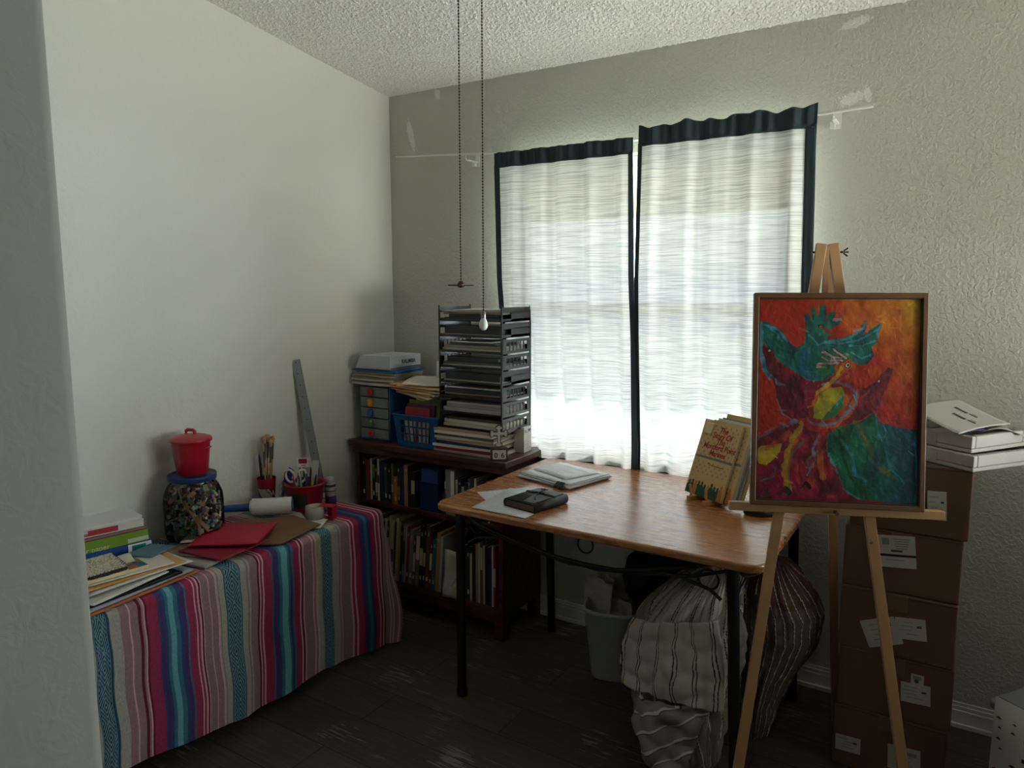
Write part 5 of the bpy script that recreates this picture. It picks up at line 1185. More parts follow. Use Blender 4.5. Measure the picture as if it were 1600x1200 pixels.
beam(MB(), (1.979, -.930, .936), (2.462, -.728, .936), .022, .034, V_).build('ledge', EZ, ez, bevel=.0015)
c_ = (Vector((1.979, -.930, .936))+Vector((2.462, -.728, .936)))/2-eo-N_*.019
q = MB(); q.cyl(c_, c_-N_*.010, .005, .004, n=12); q.cyl(c_-N_*.008, c_-N_*.016, .003, .005, n=12); q.build('ledge_knob', mat('brass_knob', '6c4c30', .4, metal=.5), ez)
q = MB()
for s_ in (-.118, .092):
    c2_ = Vector((2.22, -.83, .86))+U_*s_-eo; q.cyl(c2_-N_*.012, c2_-N_*.020, .004, .004, n=10)
q.build('leg_screw', FER, ez)

# painting raster (colours of the paint itself)
PW, PH = 420, 520
gx, gy = np.meshgrid((np.arange(PW)+.5)/PW, (np.arange(PH)+.5)/PH)      # gy: 0 top
def fbm(sc, seed, oct_=4):
    r_ = np.random.default_rng(seed); out = np.zeros((PH, PW)); amp = 1
    for o_ in range(oct_):
        n_ = max(2, int(sc*2**o_)); g_ = r_.random((n_+2, n_+2)); X_ = gx*n_; Y_ = gy*n_; xi = X_.astype(int); yi = Y_.astype(int); fx = X_-xi; fy = Y_-yi
        fx = fx*fx*(3-2*fx); fy = fy*fy*(3-2*fy)
        out += amp*((g_[yi, xi]*(1-fx)+g_[yi, xi+1]*fx)*(1-fy)+(g_[yi+1, xi]*(1-fx)+g_[yi+1, xi+1]*fx)*fy-.5); amp *= .5
    return out
n1, n2_, n3, n4 = fbm(6, 1), fbm(6, 2), fbm(14, 3), fbm(30, 4, 3)
# picture coordinates used to note the design: x 108..905, y 82..1105
qx = 98+gx*808+n1*16+n4*6; qy = 80+gy*(1015+gx*25)+n2_*16+n3*5
def inpoly(pts):
    r_ = np.zeros((PH, PW), bool); m_ = len(pts)
    for i in range(m_):
        x1_, y1_ = pts[i]; x2_, y2_ = pts[(i+1) % m_]
        c_ = ((y1_ > qy) != (y2_ > qy)) & (qx < (x2_-x1_)*(qy-y1_)/((y2_-y1_) or 1e-9)+x1_); r_ ^= c_
    return r_
def dist(pts):
    d_ = np.full((PH, PW), 1e9)
    for (x1_, y1_), (x2_, y2_) in zip(pts, pts[1:]):
        L2 = (x2_-x1_)**2+(y2_-y1_)**2 or 1; t_ = np.clip(((qx-x1_)*(x2_-x1_)+(qy-y1_)*(y2_-y1_))/L2, 0, 1)
        d_ = np.minimum(d_, np.hypot(qx-(x1_+t_*(x2_-x1_)), qy-(y1_+t_*(y2_-y1_))))
    return d_
A = lambda s: np.array(hx(s))
img = np.zeros((PH, PW, 3))
t_ = np.clip(((qx-400)/500*1.0-(qy-80)/520*.9+.15+n3*.5), 0, 1)[..., None]
img[:] = A('b02a12')*(1-t_)+A('cf8020')*t_
t_ = np.clip((qx-760)/140-(qy-80)/230+n1*.8, 0, 1)[..., None]; img = img*(1-t_)+A('c0a828')*t_
t_ = np.clip((qy-500)/300, 0, 1)[..., None]*.6; img = img*(1-t_)+A('961a14')*t_
def fill(pts, c1_, c2_, s=.5, nn=None):
    m_ = inpoly(pts); t_ = np.clip(.5+(n3 if nn is None else nn)*s*2.4, 0, 1)[..., None]; global img
    img = np.where(m_[..., None], A(c1_)*(1-t_)+A(c2_)*t_, img)
def stroke(pts, w, c_, a=.85, br=.5):
    global img
    w = w*1.45; d_ = dist(pts); m_ = np.clip((w/2-d_+n4*w*br)/3, 0, 1)*a*np.clip(.75+n3*1.2, .2, 1); img = img*(1-m_[..., None])+A(c_)*m_[..., None]
fill([(100, 200), (150, 198), (200, 240), (250, 300), (290, 330), (330, 310), (345, 240), (325, 165), (345, 158), (370, 200), (358, 140), (378, 130), (395, 180), (408, 118), (428, 110), (440, 150), (437, 188), (458, 150), (480, 138), (490, 158), (470, 190), (512, 170), (520, 188), (480, 215), (455, 235), (470, 270), (520, 275), (600, 240), (628, 190), (640, 230), (620, 265), (708, 203), (714, 218), (690, 300), (668, 330), (682, 365), (650, 412), (600, 417), (555, 380), (500, 365), (480, 450), (430, 492), (360, 497), (290, 460), (200, 420), (165, 492), (120, 440), (98, 330)], '0a4a4c', '15705c', .6)
fill([(280, 360), (360, 320), (440, 330), (480, 380), (470, 440), (420, 490), (350, 490), (290, 440)], '1a7040', '0c5468', .6)
for pts, w_ in (([(112, 205), (108, 330), (128, 440), (165, 490)], 16), ([(125, 210), (190, 240), (240, 300)], 9), ([(150, 225), (215, 300)], 6), ([(470, 290), (560, 275), (622, 232), (628, 200)], 10), ([(706, 212), (690, 290), (620, 320), (565, 315)], 8), ([(360, 270), (400, 310), (460, 290)], 8), ([(570, 350), (620, 385), (670, 360)], 7), ([(430, 300), (520, 300), (600, 290), (690, 240)], 7)): stroke(pts, w_, '4a96ac')
stroke([(445, 240), (470, 250), (490, 268), (455, 275)], 14, '8a3018'); stroke([(480, 180), (512, 178)], 14, '9aa8a4'); stroke([(330, 170), (345, 230), (345, 290)], 5, '0c1c44'); stroke([(410, 120), (405, 180)], 5, '0c1c44'); stroke([(430, 115), (440, 170), (430, 195)], 5, '0c1c44'); stroke([(365, 145), (375, 195)], 5, '0c2c44')
fill([(125, 308), (150, 325), (200, 400), (290, 458), (360, 498), (430, 492), (470, 470), (440, 520), (400, 600), (355, 685), (290, 702), (240, 672), (205, 600), (190, 530), (150, 430), (118, 350)], '500c1c', '80162a', .7)
fill([(590, 520), (640, 527), (690, 492), (742, 428), (765, 435), (752, 510), (712, 590), (680, 642), (620, 682), (560, 712), (520, 700), (560, 600)], '5a141c', '86202c', .7)
for pts, w_, c_ in (([(168, 470), (200, 510), (240, 525)], 10, '4a7ea4'), ([(205, 600), (235, 670), (290, 705)], 6, '4a8ea4'), ([(715, 580), (690, 630)], 16, '3a2050'), ([(660, 540), (700, 500)], 8, '6a3a6c'), ([(590, 650), (660, 640), (720, 560)], 10, '6a2a20')): stroke(pts, w_, c_)
fill([(480, 425), (498, 390), (540, 375), (582, 400), (592, 440), (580, 490), (605, 540), (602, 610), (570, 670), (500, 730), (430, 742), (370, 722), (350, 690), (380, 620), (400, 550), (440, 512), (480, 482)], '8c1c20', 'b8521c', .9)
fill([(420, 560), (460, 530), (520, 520), (535, 570), (500, 650), (440, 690), (385, 685), (385, 640)], '8a8a18', 'b0a020', .8)
fill([(470, 640), (530, 570), (535, 620), (490, 680), (430, 700)], '1f6a3c', '3a7a3c', .6)
for pts, w_, c_ in (([(425, 515), (500, 498), (555, 512), (588, 545), (590, 600), (555, 655), (500, 708), (440, 722), (370, 708), (355, 690)], 11, '4a8eac'), ([(400, 560), (440, 525), (490, 470), (510, 430)], 16, 'c8a428'), ([(530, 385), (545, 365)], 12, 'c8b83c'), ([(520, 470), (560, 440), (570, 470)], 12, '8a1420'), ([(560, 500), (580, 560), (545, 640)], 9, '5a2438'), ([(500, 620), (530, 560)], 8, '3a86b0'), ([(380, 600), (360, 660)], 10, 'b8641c'), ([(360, 400), (400, 380)], 1, '4a8eac')): stroke(pts, w_, c_)
for pts in ([(530, 388), (470, 372), (430, 345), (415, 350)], [(520, 392), (450, 392), (418, 372)], [(500, 405), (440, 405), (395, 410), (395, 425), (440, 425)], [(540, 380), (490, 345), (475, 330)]): stroke(pts, 15, '16121c', .9, .2); stroke(pts, 9, 'b89a94', .9, .2)
fill([(95, 785), (200, 742), (300, 702), (360, 742), (450, 772), (462, 865), (505, 945), (545, 1045), (640, 1110), (60, 1110), (60, 860)], '5e0c1e', '961832', .8)
fill([(130, 940), (220, 920), (230, 1060), (120, 1080)], '5a2a44', '7a1830', .8)
fill([(180, 960), (250, 940), (260, 1060), (190, 1080)], '8a0c30', 'a01440', .7)
fill([(458, 772), (520, 722), (600, 702), (682, 648), (702, 692), (740, 712), (800, 724), (915, 748), (915, 1125), (620, 1098), (560, 1062), (530, 1010), (500, 940), (460, 862)], '08503c', '107050', .8)
m_ = inpoly([(458, 772), (520, 722), (600, 702), (682, 648), (702, 692), (740, 712), (800, 724), (915, 748), (915, 1125), (620, 1098), (560, 1062), (530, 1010), (500, 940), (460, 862)])
t_ = (np.clip((qx-640)/200+n1*.8, 0, 1)*m_)[..., None]; img = img*(1-t_)+A('0c4a60')*t_
for pts, w_, c_ in (([(95, 795), (180, 750), (300, 708)], 14, '3a7a90'), ([(465, 770), (455, 840), (490, 930), (540, 1040), (620, 1098)], 9, '3a8ea4'), ([(690, 655), (700, 760), (725, 800)], 9, '3a86a0'), ([(540, 800), (590, 900), (610, 970), (655, 1000)], 10, '2a7aa0'), ([(600, 700), (640, 800), (700, 900), (780, 980)], 20, '5a6a3c'), ([(800, 730), (860, 790), (895, 800)], 9, '2a7090'), ([(740, 830), (770, 930), (840, 1000)], 8, '1c7a8a'), ([(520, 740), (530, 860), (590, 1000)], 12, '0a3a24'), ([(560, 1060), (620, 1095)], 6, '5ab0b8'), ([(730, 720), (750, 760), (735, 780)], 6, '4a9ab4'), ([(885, 750), (893, 900), (888, 1110)], 7, '4a9aae')): stroke(pts, w_, c_)
fill([(95, 860), (130, 830), (190, 822), (235, 815), (225, 860), (190, 900), (160, 925), (120, 920)], 'a88a18', 'c0a428', .8)
for pts, w_, c_ in (([(335, 720), (290, 790), (265, 860), (258, 930), (255, 1010), (275, 1050)], 24, 'b89420'), ([(330, 760), (285, 850), (270, 950)], 12, 'b0501c'), ([(150, 840), (230, 800), (270, 770)], 22, 'a8501c'), ([(440, 780), (400, 870), (385, 960), (372, 1040)], 26, 'b03a20'), ([(425, 860), (425, 950), (440, 985)], 20, 'c0642a'), ([(420, 770), (385, 840), (400, 900), (360, 980)], 8, '4a86a4'), ([(345, 800), (290, 860), (270, 960), (280, 1060)], 8, '3a6a50'), ([(210, 930), (190, 980), (130, 1000)], 8, '3a6a84'), ([(370, 940), (360, 900), (410, 850)], 8, '3c86ac'), ([(470, 740), (495, 765), (510, 775)], 7, '40202c'), ([(300, 900), (320, 1000), (340, 1060)], 10, 'a82c20')): stroke(pts, w_, c_)
for c_x, c_y, r_ in ((255, 1045, 26), (352, 1030, 18)): stroke([(c_x-r_, c_y+8), (c_x-4, c_y-10), (c_x+r_, c_y+14)], 17, '101420', .95)
for pts in ([(120, 1040), (95, 1038), (90, 1052), (115, 1055)], [(122, 1052), (130, 1042), (134, 1054)], [(140, 1054), (144, 1042), (152, 1046)], [(160, 1032), (158, 1054), (168, 1052)], [(85, 1072), (150, 1078)]): stroke(pts, 4.5, '0c0a10', 1, .1)
def disc(x, y, r_, c_):
    global img
    m_ = (np.hypot(qx-x, qy-y) < r_)[..., None]; img = np.where(m_, A(c_), img)
disc(547, 416, 15, '1a1216'); disc(547, 416, 11, 'c8b890'); disc(549, 416, 6, '140c10'); disc(415, 222, 11, '0c1c1c'); disc(417, 224, 7, 'b05a24'); disc(418, 225, 3, '140c10'); disc(152, 344, 5, 'b0a0a0'); disc(700, 494, 5, 'c09aa0')
rp_ = np.random.default_rng(12)
for _ in range(420):     # short loaded brush dabs following the forms
    ix, iy = int(rp_.integers(4, PW-4)), int(rp_.integers(4, PH-4)); L_ = int(rp_.integers(5, 17)); an = rp_.normal(.9, .8); w_ = rp_.uniform(1.2, 3.4)
    x0_, x1_, y0_, y1_ = max(0, ix-L_-4), min(PW, ix+L_+4), max(0, iy-L_-4), min(PH, iy+L_+4)
    yy_, xx_ = np.mgrid[y0_:y1_, x0_:x1_]; dx_, dy_ = xx_-ix, yy_-iy
    al = dx_*math.cos(an)+dy_*math.sin(an); ac = -dx_*math.sin(an)+dy_*math.cos(an)+.02*al*al/ max(L_, 1)
    m_ = (np.clip(1.2-np.abs(ac)/w_, 0, 1)*np.clip((L_-np.abs(al))/3, 0, 1)*.75)[..., None]
    c_ = img[iy, ix]*rp_.uniform(.45, 1.75)+rp_.uniform(0, .035, 3); img[y0_:y1_, x0_:x1_] = img[y0_:y1_, x0_:x1_]*(1-m_)+c_*m_
img = img*.60; img *= (1+n4*.35+n3*.2)[..., None]; img = np.clip(img, 0.002, 1)
relief = n4*.0005+fbm(60, 9, 2)*.0003
cw, chh = .394, .524
X_ = (gx-.5)*cw; Y_ = (.5-gy)*chh+chh/2
P0 = np.array(Vector((2.226, -.850, .9485))-N_*.0)
pt_ = thing('framed_painting', 'painting of a teal and a red-yellow bird on orange, in a thin wooden frame', 'painting', tuple(P0))
Un, Vn, Nn = np.array(U_), np.array(V_), np.array(-N_*math.cos(ti)+Vector((0, 0, 1))*math.sin(ti))
V3 = X_[..., None]*Un+(Y_+.013)[..., None]*Vn+(relief+.004)[..., None]*Nn
I = np.arange(PW*PH).reshape(PH, PW); F3 = np.stack([I[:-1, :-1], I[1:, :-1], I[1:, 1:], I[:-1, 1:]], -1).reshape(-1, 4)
npmesh('canvas', V3.reshape(-1, 3), F3, vmat('oil_paint', .5, .35), img.reshape(-1, 3), parent=pt_)
M = Matrix((Vector(Un), Vector(Vn), Vector(Nn))).transposed().to_4x4()
q = MB(); fw_ = .013
q.box((0, chh/2+.013, -.004), (cw, chh, .006), M=M); q.build('stretcher_back', mat('raw_canvas', 'b8a88c', .9), pt_)
WF = mat('walnut_frame', '5c3e24', .4, var=.2, scale=20)
q = MB()
for s_ in (-1, 1): q.box((s_*(cw/2+fw_/2), chh/2+.013, .002), (fw_, chh+2*fw_, .022), M=M); q.box((0, chh/2+.013+s_*(chh/2+fw_/2), .002), (cw+2*fw_-.0002, fw_, .0218), M=M)
q.build('frame', WF, pt_, bevel=.002)
q = MB()
for s_ in (-1, 1): q.box((s_*(cw/2-.0015), chh/2+.013, .007), (.003, chh-.002, .006), M=M); q.box((0, chh/2+.013+s_*(chh/2-.0015), .007), (cw, .003, .006), M=M)
q.build('inner_lip', mat('dark_lip', '2a1a10', .5), pt_)

# ================================================================= under the table
def loft(rings, n_=96, m_=60, fold=.01, seed=0, colf=None, fk=9):
    """lumpy soft body: rings (z, cx, cy, rx, ry) bottom to top"""
    zs = [r[0] for r in rings]; q = MB(); vs = []; cs = []
    for j in range(m_+1):
        v = j/m_; z = zs[0]+(zs[-1]-zs[0])*v
        vals = [np.interp(z, zs, [r[k] for r in rings]) for k in range(1, 5)]
        for k in range(n_):
            a = 2*PI*k/n_; p = Vector((math.cos(a)*1.6, math.sin(a)*1.6, z*4+seed*7))
            f = mnoise.noise(p*1.1)*1.4+mnoise.noise(p*2.7)*.8+abs(mnoise.noise(p*4.5))*.9-.3+.3*math.sin(a*fk+z*11+seed+2*mnoise.noise(p))
            e = 1 if 0 < j < m_ else 0
            x = vals[0]+math.cos(a)*(vals[2]+fold*f*e); y = vals[1]+math.sin(a)*(vals[3]+fold*f*e)
            vs.append((x, y, max(.002, z+fold*.5*mnoise.noise(p*2)*e))); 
    b0 = len(q.v); q.add(vs, [], None)
    for j in range(m_):
        for k in range(n_):
            q.f.append((j*n_+k, j*n_+(k+1) % n_, (j+1)*n_+(k+1) % n_, (j+1)*n_+k)); q.sm.append(True)
            q.c.append(colf((k+.5)/n_, (j+.5)/m_) if colf else (1, 1, 1))
    q.f.append(tuple(range(n_-1, -1, -1))); q.c.append(q.c[0]); q.sm.append(False)
    q.f.append(tuple(m_*n_+k for k in range(n_))); q.c.append(q.c[0]); q.sm.append(False)
    return q
BED = vmat('cotton_bedding', .9, .15, bump=.25, bscale=40)
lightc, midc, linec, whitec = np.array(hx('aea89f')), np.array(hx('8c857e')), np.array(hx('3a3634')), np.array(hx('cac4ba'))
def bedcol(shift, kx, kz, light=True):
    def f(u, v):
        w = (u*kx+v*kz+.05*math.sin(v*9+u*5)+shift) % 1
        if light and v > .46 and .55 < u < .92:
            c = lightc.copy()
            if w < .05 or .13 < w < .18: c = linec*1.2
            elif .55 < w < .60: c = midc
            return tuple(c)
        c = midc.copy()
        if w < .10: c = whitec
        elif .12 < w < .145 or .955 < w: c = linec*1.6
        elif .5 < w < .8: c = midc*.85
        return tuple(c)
    return f
rings = [(0.002, 1.80, -.735, .09, .05), (.06, 1.80, -.735, .13, .06), (.14, 1.785, -.725, .145, .072), (.22, 1.775, -.70, .160, .085), (.285, 1.775, -.655, .163, .13), (.315, 1.775, -.62, .172, .165), (.40, 1.775, -.60, .168, .175), (.47, 1.79, -.59, .150, .165), (.54, 1.82, -.58, .125, .14), (.60, 1.85, -.56, .085, .09), (.625, 1.86, -.55, .04, .05), (.63, 1.86, -.55, .002, .002)]
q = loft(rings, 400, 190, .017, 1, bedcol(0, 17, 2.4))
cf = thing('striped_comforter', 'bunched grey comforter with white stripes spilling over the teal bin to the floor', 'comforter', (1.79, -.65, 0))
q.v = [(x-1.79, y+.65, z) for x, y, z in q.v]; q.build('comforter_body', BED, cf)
def flap(pts_l, pts_r, seg, n_, colf, th=.014, amp=.008, seed=0):
    """folded cloth lip lying over the body, between two edge lines"""
    q = MB(); vs = []
    Lf = [Vector(p) for p in pts_l]; Rf = [Vector(p) for p in pts_r]
    def samp(P, t):
        t = t*(len(P)-1); i = min(int(t), len(P)-2); return P[i].lerp(P[i+1], t-i)
    for j in range(seg+1):
        for i in range(n_+1):
            a = samp(Lf, j/seg); b_ = samp(Rf, j/seg); p = a.lerp(b_, i/n_)
            bulge = math.sin(PI*i/n_)**.6*.035+amp*mnoise.noise(p*22+Vector((seed, 0, 0)))*2+amp*1.4*mnoise.noise(Vector((p.x*30, p.y*8, p.z*7+seed)))
            p = p+Vector((-.1, -1, .05))*bulge; vs.append(tuple(p))
    q.add(vs, [], None)
    for j in range(seg):
        for i in range(n_): q.f.append((j*(n_+1)+i, j*(n_+1)+i+1, (j+1)*(n_+1)+i+1, (j+1)*(n_+1)+i)); q.sm.append(True); q.c.append(colf((i+.5)/n_, (j+.5)/seg))
    return q
def lipcol(u, v):
    w = (u*5.3+.03*math.sin(v*8)) % 1
    if w < .045 or .13 < w < .175: return tuple(linec*1.3)
    return tuple(lightc)
def lipcol2(u, v):
    w = (v*4.2+u*1.7) % 1
    if w < .12: return tuple(whitec)
    if .14 < w < .17: return tuple(linec*1.6)
    return tuple(midc*.95)
q = flap([(1.66, -.775, .475), (1.635, -.785, .40), (1.63, -.80, .33), (1.645, -.80, .275)], [(1.90, -.745, .52), (1.93, -.76, .42), (1.935, -.78, .34), (1.94, -.785, .265)], 60, 320, lipcol, seed=3)
q.v = [(x-1.79, y+.65, z) for x, y, z in q.v]; o = q.build('folded_lip', BED, cf); md = o.modifiers.new('s', 'SOLIDIFY'); md.thickness = .012; md.offset = -1
q = flap([(1.70, -.80, .24), (1.68, -.80, .16), (1.71, -.80, .08), (1.75, -.80, .01)], [(1.90, -.78, .27), (1.87, -.79, .17), (1.85, -.80, .09), (1.83, -.80, .01)], 160, 160, lipcol2, seed=8, amp=.012)
q.v = [(x-1.79, y+.65, z) for x, y, z in q.v]; o = q.build('twisted_tail', BED, cf); md = o.modifiers.new('s', 'SOLIDIFY'); md.thickness = .012; md.offset = -1
def c2col(u, v):
    w = (u*30+.25*math.sin(v*7)+v*3) % 1
    c = np.array(hx('6e6460')) if v < .8 else np.array(hx('6a4c48'))
    if w < .12: return tuple(whitec*.9)
    if .9 < w: return tuple(c*.5)
    return tuple(c)
rings = [(.002, 1.945, -.42, .05, .05), (.05, 1.945, -.42, .065, .06), (.12, 1.95, -.40, .075, .07), (.2, 1.965, -.37, .095, .10), (.28, 1.985, -.35, .115, .13), (.36, 2.00, -.35, .13, .135), (.44, 2.005, -.35, .135, .135), (.50, 1.995, -.35, .12, .125), (.555, 1.985, -.34, .085, .09), (.59, 1.98, -.33, .045, .05), (.60, 1.98, -.33, .002, .002)]
q = loft(rings, 320, 150, .012, 4, c2col, 13)
o = tag(q.build('striped_duvet', BED), 'bundled mauve-grey duvet with thin white stripes under the right end of the table', 'duvet', loc=(0, 0, 0))
rings = [(.002, 1.60, -.24, .08, .08), (.2, 1.60, -.25, .11, .09), (.3, 1.60, -.27, .13, .11), (.36, 1.585, -.29, .15, .12), (.42, 1.60, -.30, .175, .13), (.50, 1.615, -.30, .165, .13), (.57, 1.65, -.29, .135, .11), (.62, 1.66, -.28, .09, .08), (.64, 1.66, -.28, .002, .002)]
q = loft(rings, 140, 70, .014, 9)
tag(q.build('navy_garment', mat('navy_cloth', '0d1220', .9, var=.2, scale=8, bump=.3, bscale=30)), 'dark navy clothing heap behind the comforter under the table', 'clothing')
TEAL = mat('teal_plastic', '0b4a48', .4)
t = thing('teal_bin', 'dark teal plastic bin under the striped comforter', 'bin', (1.70, -.50, 0))
q = MB(); q.lathe([(0, .002), (.105, .002), (.11, .006), (.138, .27), (.146, .272), (.146, .285), (.134, .285), (.105, .01), (0, .01)], 48); q.build('bin_body', TEAL, t)
q = MB(); q.tube([(-.10, -.10, .275), (-.150, -.09, .22), (-.155, -.06, .16), (-.150, -.02, .20), (-.14, .0, .27)], .010, 8, flat=.6); q.build('bin_handle', TEAL, t)
# white waste bin with crumpled newspaper
t = thing('waste_bin', 'tall white plastic waste bin stuffed with newspaper under the table', 'waste bin', (1.388, -.33, 0), D2R(15))
q = MB(); nn = 64
def sup(a, r_): c_, s_ = math.cos(a), math.sin(a); return r_/((abs(c_)**3.4+abs(s_)**3.4)**(1/3.4))
prof = [(.0, .002), (.074, .002), (.078, .008), (.108, .272), (.113, .276), (.112, .288), (.106, .288), (.103, .27), (.072, .012), (0, .012)]
vs = [(sup(2*PI*k/nn, r_)*math.cos(2*PI*k/nn), sup(2*PI*k/nn, r_)*math.sin(2*PI*k/nn)*.85, z_) for r_, z_ in prof for k in range(nn)]
q.add(vs, [(i*nn+k, i*nn+(k+1) % nn, (i+1)*nn+(k+1) % nn, (i+1)*nn+k) for i in range(len(prof)-1) for k in range(nn)], None, True); q.build('bin_body', mat('white_bin_plastic', 'aab0b2', .45, var=.03), t)
random.seed(21)
NEWS = mat('newsprint', 'aca69c', .9, var=.2, scale=60)
spec = [(-.060, -.010, .14, .22, -20, 30, 'left-leaning crumpled newspaper sheet'), (-.02, .035, .15, .25, 10, -10, 'tall crumpled newspaper sheet at the back'), (.045, .02, .13, .17, 30, -25, 'right-leaning newspaper sheet'), (.0, -.045, .15, .115, 5, 12, 'pale folded sheet at the front'), (-.085, .02, .12, .22, -40, -15, 'ragged newspaper corner sticking up at the far left'), (.02, .0, .12, .15, -15, 5, 'dark-shadowed paper wad in the middle')]
for k, (dx, dy, w_, h_, rz_, tl_, nm) in enumerate(spec):
    q = MB(); s0 = random.random()*9
    M = Matrix.Translation((dx, dy, .155)) @ Matrix.Rotation(D2R(rz_), 4, 'Z') @ Matrix.Rotation(D2R(78+tl_*.3), 4, 'X') @ Matrix.Translation((0, h_/2, 0))
    q.sheet(w_, h_, .0012, lambda u, v: .022*mnoise.noise(Vector((u*3.1+s0, v*2.7, s0)))+.02*(u-.5)**2*(4*v), 14, 14, M=M)
    tag(q.build('newspaper', NEWS if k != 3 else mat('pale_wrapper', 'a09c90', .8)), nm+' in the white waste bin', 'newspaper', 'papers in the waste bin', loc=(1.388, -.33, 0), rz=0)

# ================================================================= cartons
CARD = mat('brown_cardboard', '634632', .85, var=.08, scale=8, bump=.1, bscale=90)
TAPE = mat('brown_packing_tape', '6c4e38', .35)
nmb = ['bottom carton of the stack with two white labels', 'second carton from the bottom with a label and a small stamp', 'middle carton with two overlapping tilted labels', 'fourth carton up with a barcoded shipping label and black band', 'top carton of the stack, partly behind the painting']
lv = [(0.001, .205), (.206, .400), (.401, .598), (.599, .790), (.791, 1.000)]
ctx = [(0, 0, 0), (.004, 0, .6), (.002, -.002, -.4), (.0, .002, .5), (.012, .0, -.3)]
LBL = {0: [(-.108, .078, -.01, .072, .052, -2, 'plain'), (.048, .082, -.01, .088, .078, -3, 'code')],
       1: [(.060, .096, 0, .078, .062, -3, 'plain'), (.062, .142, .0, .034, .030, 0, 'stamp')],
       2: [(-.037, .070, 0, .098, .085, -22, 'code'), (.040, .100, 0, .080, .066, -7, 'plain')],
       3: [(-.012, .130, 0, .100, .098, -6, 'ship')], 4: [(.072, .095, 0, .048, .085, -4, 'plain')]}
for k, ((z0, z1), (dx, dy, rz_)) in enumerate(zip(lv, ctx)):
    t = thing('cardboard_carton', nmb[k], 'carton', (2.36+dx, -.30+dy, z0), D2R(rz_), 'stacked cartons at the right')
    h_ = z1-z0; q = MB(); q.bb(-.155, .155, -.15, .15, 0, h_); o = q.build('carton_body', CARD, t, bevel=.005, seg=3)
    q = MB(); q.bb(-.0275, .0275, -.1512, -.1503, h_-.05, h_-.003)
    q.build('packing_tape', TAPE, t)
    q = MB(); q.bb(-.153, .153, -.1508, -.1500, h_*.965-.001, h_*.965+.0004); q.build('lid_seam', mat('dark_seam', '3c2a1e', .9), t)  # thin dark joint line below the carton's top edge
    for (lx_, lz, ly_, w_, hh_, rr_, kd) in LBL[k]:
        q = MB(); M = Matrix.Translation((lx_, -.1512-(.0008 if kd in ('stamp', 'plain') else 0), lz)) @ Matrix.Rotation(D2R(rr_), 4, 'Y') @ Matrix.Rotation(PI/2, 4, 'X')
        rr = random.Random(k*7+int(w_*1000))
        q.box((0, 0, 0), (w_, hh_, .0006), M=M, col=hx('b4b0aa'))
        dk = hx('3c3a3c'); md_ = hx('7c7876')
        if kd == 'ship':
            q.box((0, -.012, .0005), (w_, .007, .0003), M=M, col=hx('1c1a1c'))
            for j in range(5): q.box((.014, .038-.007*j, .0005), (.045-.004*j, .0022, .0003), M=M, col=md_)
            for i in range(5): q.box((-.036+.004*i, .030, .0005), (.002, .020, .0003), M=M, col=dk)
            q.box((.0, .002, .0005), (.03, .006, .0003), M=M, col=dk); q.box((-.005, -.026, .0005), (.05, .002, .0003), M=M, col=md_)
        elif kd == 'stamp':
            for i in range(6): q.box((-.010+.0035*i, .004, .0005), (.0018, .013, .0003), M=M, col=dk)
            q.prism([(.006*math.cos(a*PI/5)-.002, -.006+.006*math.sin(a*PI/5)) for a in range(10)], .0003, .0006, col=dk, M=M)
        else:
            for j in range(4): q.box((-.006+rr.uniform(-.01, .01), hh_*.30-hh_*.18*j, .0005), (w_*rr.uniform(.25, .6), .0018, .0003), M=M, col=md_)
            if kd == 'code':
                for i in range(8): q.box((w_*.12+.003*i, hh_*.25, .0005), (.0016, .012, .0003), M=M, col=dk)
            else: q.box((w_*.28, hh_*.12, .0005), (w_*.16, .006, .0003), M=M, col=dk)
        q.build('label', PRINT, t)

# ---- foam trays and loose papers on the cartons
FOAM = mat('white_foam', 'a8a29c', .7, var=.04, bump=.2, bscale=120)
def tray(label, cx, cy_, z, w, d, h, rz_, th=.018):
    t = thing('foam_tray', label, 'tray', (cx, cy_, z), D2R(rz_), 'white foam packing trays on the cartons')
    q = MB(); q.bb(-w/2, w/2, -d/2, d/2, 0, .012)
    for s_ in (-1, 1): q.bb(s_*w/2-(th if s_ > 0 else 0), s_*w/2+(th if s_ < 0 else 0), -d/2, d/2, .012, h); q.bb(-w/2+th, w/2-th, s_*d/2-(th if s_ > 0 else 0), s_*d/2+(th if s_ < 0 else 0), .012, h)
    q.bb(-w/2+th, -w/2+th+.05, d/2-th-.045, d/2-th, .012, h)
    q.build('tray_body', FOAM, t, bevel=.004, seg=3)
    q = MB(); q.bb(-w/2-.0012, -w/2, -.03, .01, .008, h-.006); q.bb(-w/2-.002, -w/2-.001, -.018, -.004, .02, h-.016); q.build('embossed_pad', FOAM, t, bevel=.0006)
    return t
A1_ = D2R(54.6); d2 = Vector((math.cos(A1_), math.sin(A1_))); d1 = Vector((-d2.y, d2.x)); cn = Vector((2.522, -.486))
c_ = cn+d1*.14+d2*.145
tray('lower white foam tray on top of the cartons, reaching out to the right', c_.x, c_.y, 1.0015, .29, .28, .046, 54.6)
c_ = cn+d1*.155+d2*.135+Vector((-.004, .006))
tray('upper white foam tray holding loose papers on the cartons', c_.x, c_.y, 1.0485, .25, .27, .048, 57)
q = MB(); M = Matrix.Rotation(D2R(33), 4, 'Z') 
q.sheet(.165, .22, .001, lambda u, v: .050*(1-u)**1.2+.006*math.sin(v*3)+.012*v, 16, 12, col=hx('b8b4ae'))
q.bb(-.0825, .0825, .1, .1, 0, 0)
def bar_(x, y, w_, h_, z_, c='55565c'): q.box((x, y, z_), (w_, h_, .0008), (0, D2R(14), 0), col=hx(c))
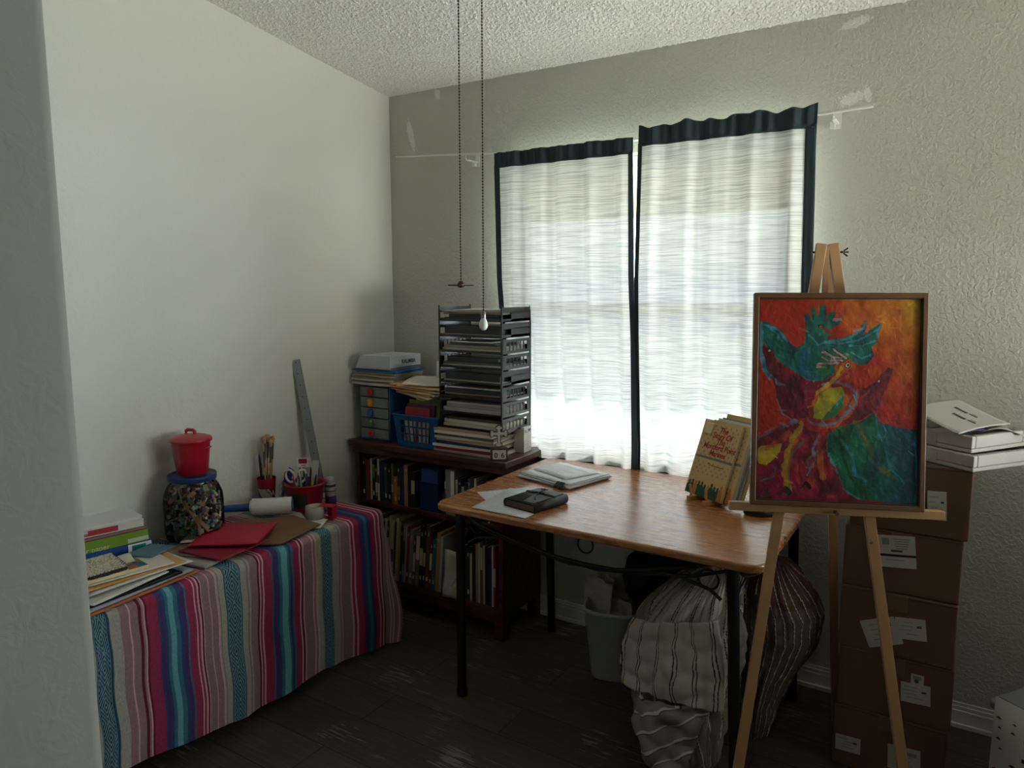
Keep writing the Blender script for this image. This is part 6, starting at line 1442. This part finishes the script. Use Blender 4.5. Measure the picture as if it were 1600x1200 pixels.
tag(q.build('paper', PRINT), 'curled white printed sheet with barcodes in the upper foam tray', 'paper', 'papers in the foam tray', loc=(2.478, -.315, 1.100), rz=D2R(-35))
o = bpy.data.objects[[x.name for x in C.objects][-1]]
q = MB()
for (bx1, by1) in ((-.038, .035), (-.010, -.010)):
    for i in range(14): q.box((bx1+.0028*i, by1, .0), (.0014 if i % 3 else .0022, .012, .0006), col=hx('3c3e46'))
    q.box((bx1+.055, by1+.004, 0), (.024, .005, .0006), col=hx('3c3e46')); q.box((bx1+.052, by1+.014, 0), (.018, .0015, .0006), col=hx('8c8c90'))
for i, v in enumerate(q.v):
    u = (v[0]+.0825)/.165; vv = (v[1]+.11)/.22; q.v[i] = (v[0], v[1], v[2]+.050*(1-u)**1.2+.006*math.sin(vv*3)+.012*vv+.0016)
q.build('barcodes', PRINT, o)
q = MB(); q.sheet(.17, .20, .0012, lambda u, v: .045*(1-u)+.004*math.sin(v*5), 10, 8, col=hx('3a3060'))
tag(q.build('paper', PRINT), 'sheet with a dark purple back edge under the barcoded sheet', 'paper', 'papers in the foam tray', loc=(2.474, -.296, 1.0975), rz=D2R(-35))
q = MB(); q.sheet(.12, .16, .0015, lambda u, v: .012*math.sin(u*4)+.008*v, 10, 8, col=hx('b0aca4'))
tag(q.build('paper', PRINT), 'crumpled white wrapper at the back right of the upper foam tray', 'paper', 'papers in the foam tray', loc=(2.565, -.245, 1.092), rz=D2R(20))

# ---- grey storage tub at the right edge with a white marked sheet
GP = mat('grey_storage_plastic', '6e7074', .4)
rot_ = D2R(-34)
sx_ = thing('storage_tub', 'grey lidded plastic storage tub at the right edge of the picture', 'tub', (2.606, -.580, 0), rot_)
q = MB(); q.add([(.015, .012, .002), (.40, .012, .002), (.40, .27, .002), (.015, .27, .002), (.004, .004, .38), (.43, .004, .38), (.43, .30, .38), (.004, .30, .38)], [(0, 3, 2, 1), (4, 5, 6, 7), (0, 1, 5, 4), (1, 2, 6, 5), (2, 3, 7, 6), (3, 0, 4, 7)]); q.build('tub_body', mat('dark_grey_plastic', '3c3e42', .45), sx_, bevel=.012, seg=3)
q = MB(); q.bb(-.006, .44, -.006, .31, .382, .412); q.build('lid', GP, sx_, bevel=.012, seg=4)
q = MB(); q.bb(.01, .425, .010, .295, .4125, .420); q.build('lid_panel', GP, sx_, bevel=.004)
def dots(u, v): return hx('a8a49c')
q = MB(); q.sheet(.30, .424, .0015, None, 4, 4, M=Matrix.Translation((.166, -.0105, .215)) @ Matrix.Rotation(PI/2-.012, 4, 'X'), col=hx('bcb8b0'))
bs = thing('marked_sheet', 'white sheet with rows of small coloured marks leaning on the grey tub', 'sheet', (2.606, -.580, 0), rot_)
q.build('sheet_paper', PRINT, bs)
q = MB(); rr = random.Random(4); pcs = ['1c2c20', '5a1418', '26282c', '6a5a40', '243c2c', '7a2a2a', '8a7a60']
M = Matrix.Translation((.166, -.0125, .215)) @ Matrix.Rotation(PI/2-.012, 4, 'X')
for j in range(14):
    for i in range(9):
        if rr.random() < .35: continue
        x = -.13+.033*i+rr.uniform(-.006, .006); y = .19-.029*j+rr.uniform(-.004, .004); s_ = rr.uniform(.004, .008)
        if i == 2: q.box((x, y, .0), (.007, .010, .0006), M=M, col=hx('16161a')); continue
        a0 = rr.uniform(-.5, .5); sh = [(x+s_*math.cos(a0)*1.2, y+s_*math.sin(a0)), (x-s_*.2, y+s_*.55), (x-s_*1.2, y-s_*.2), (x, y-s_*.5)]
        if rr.random() < .4: sh = [(x-s_, y-s_*.4), (x+s_, y-s_*.4), (x, y+s_*.7)]
        q.prism(sh, -.0003, .0004, col=hx(rr.choice(pcs)), M=M)
q.build('printed_pattern', PRINT, bs)
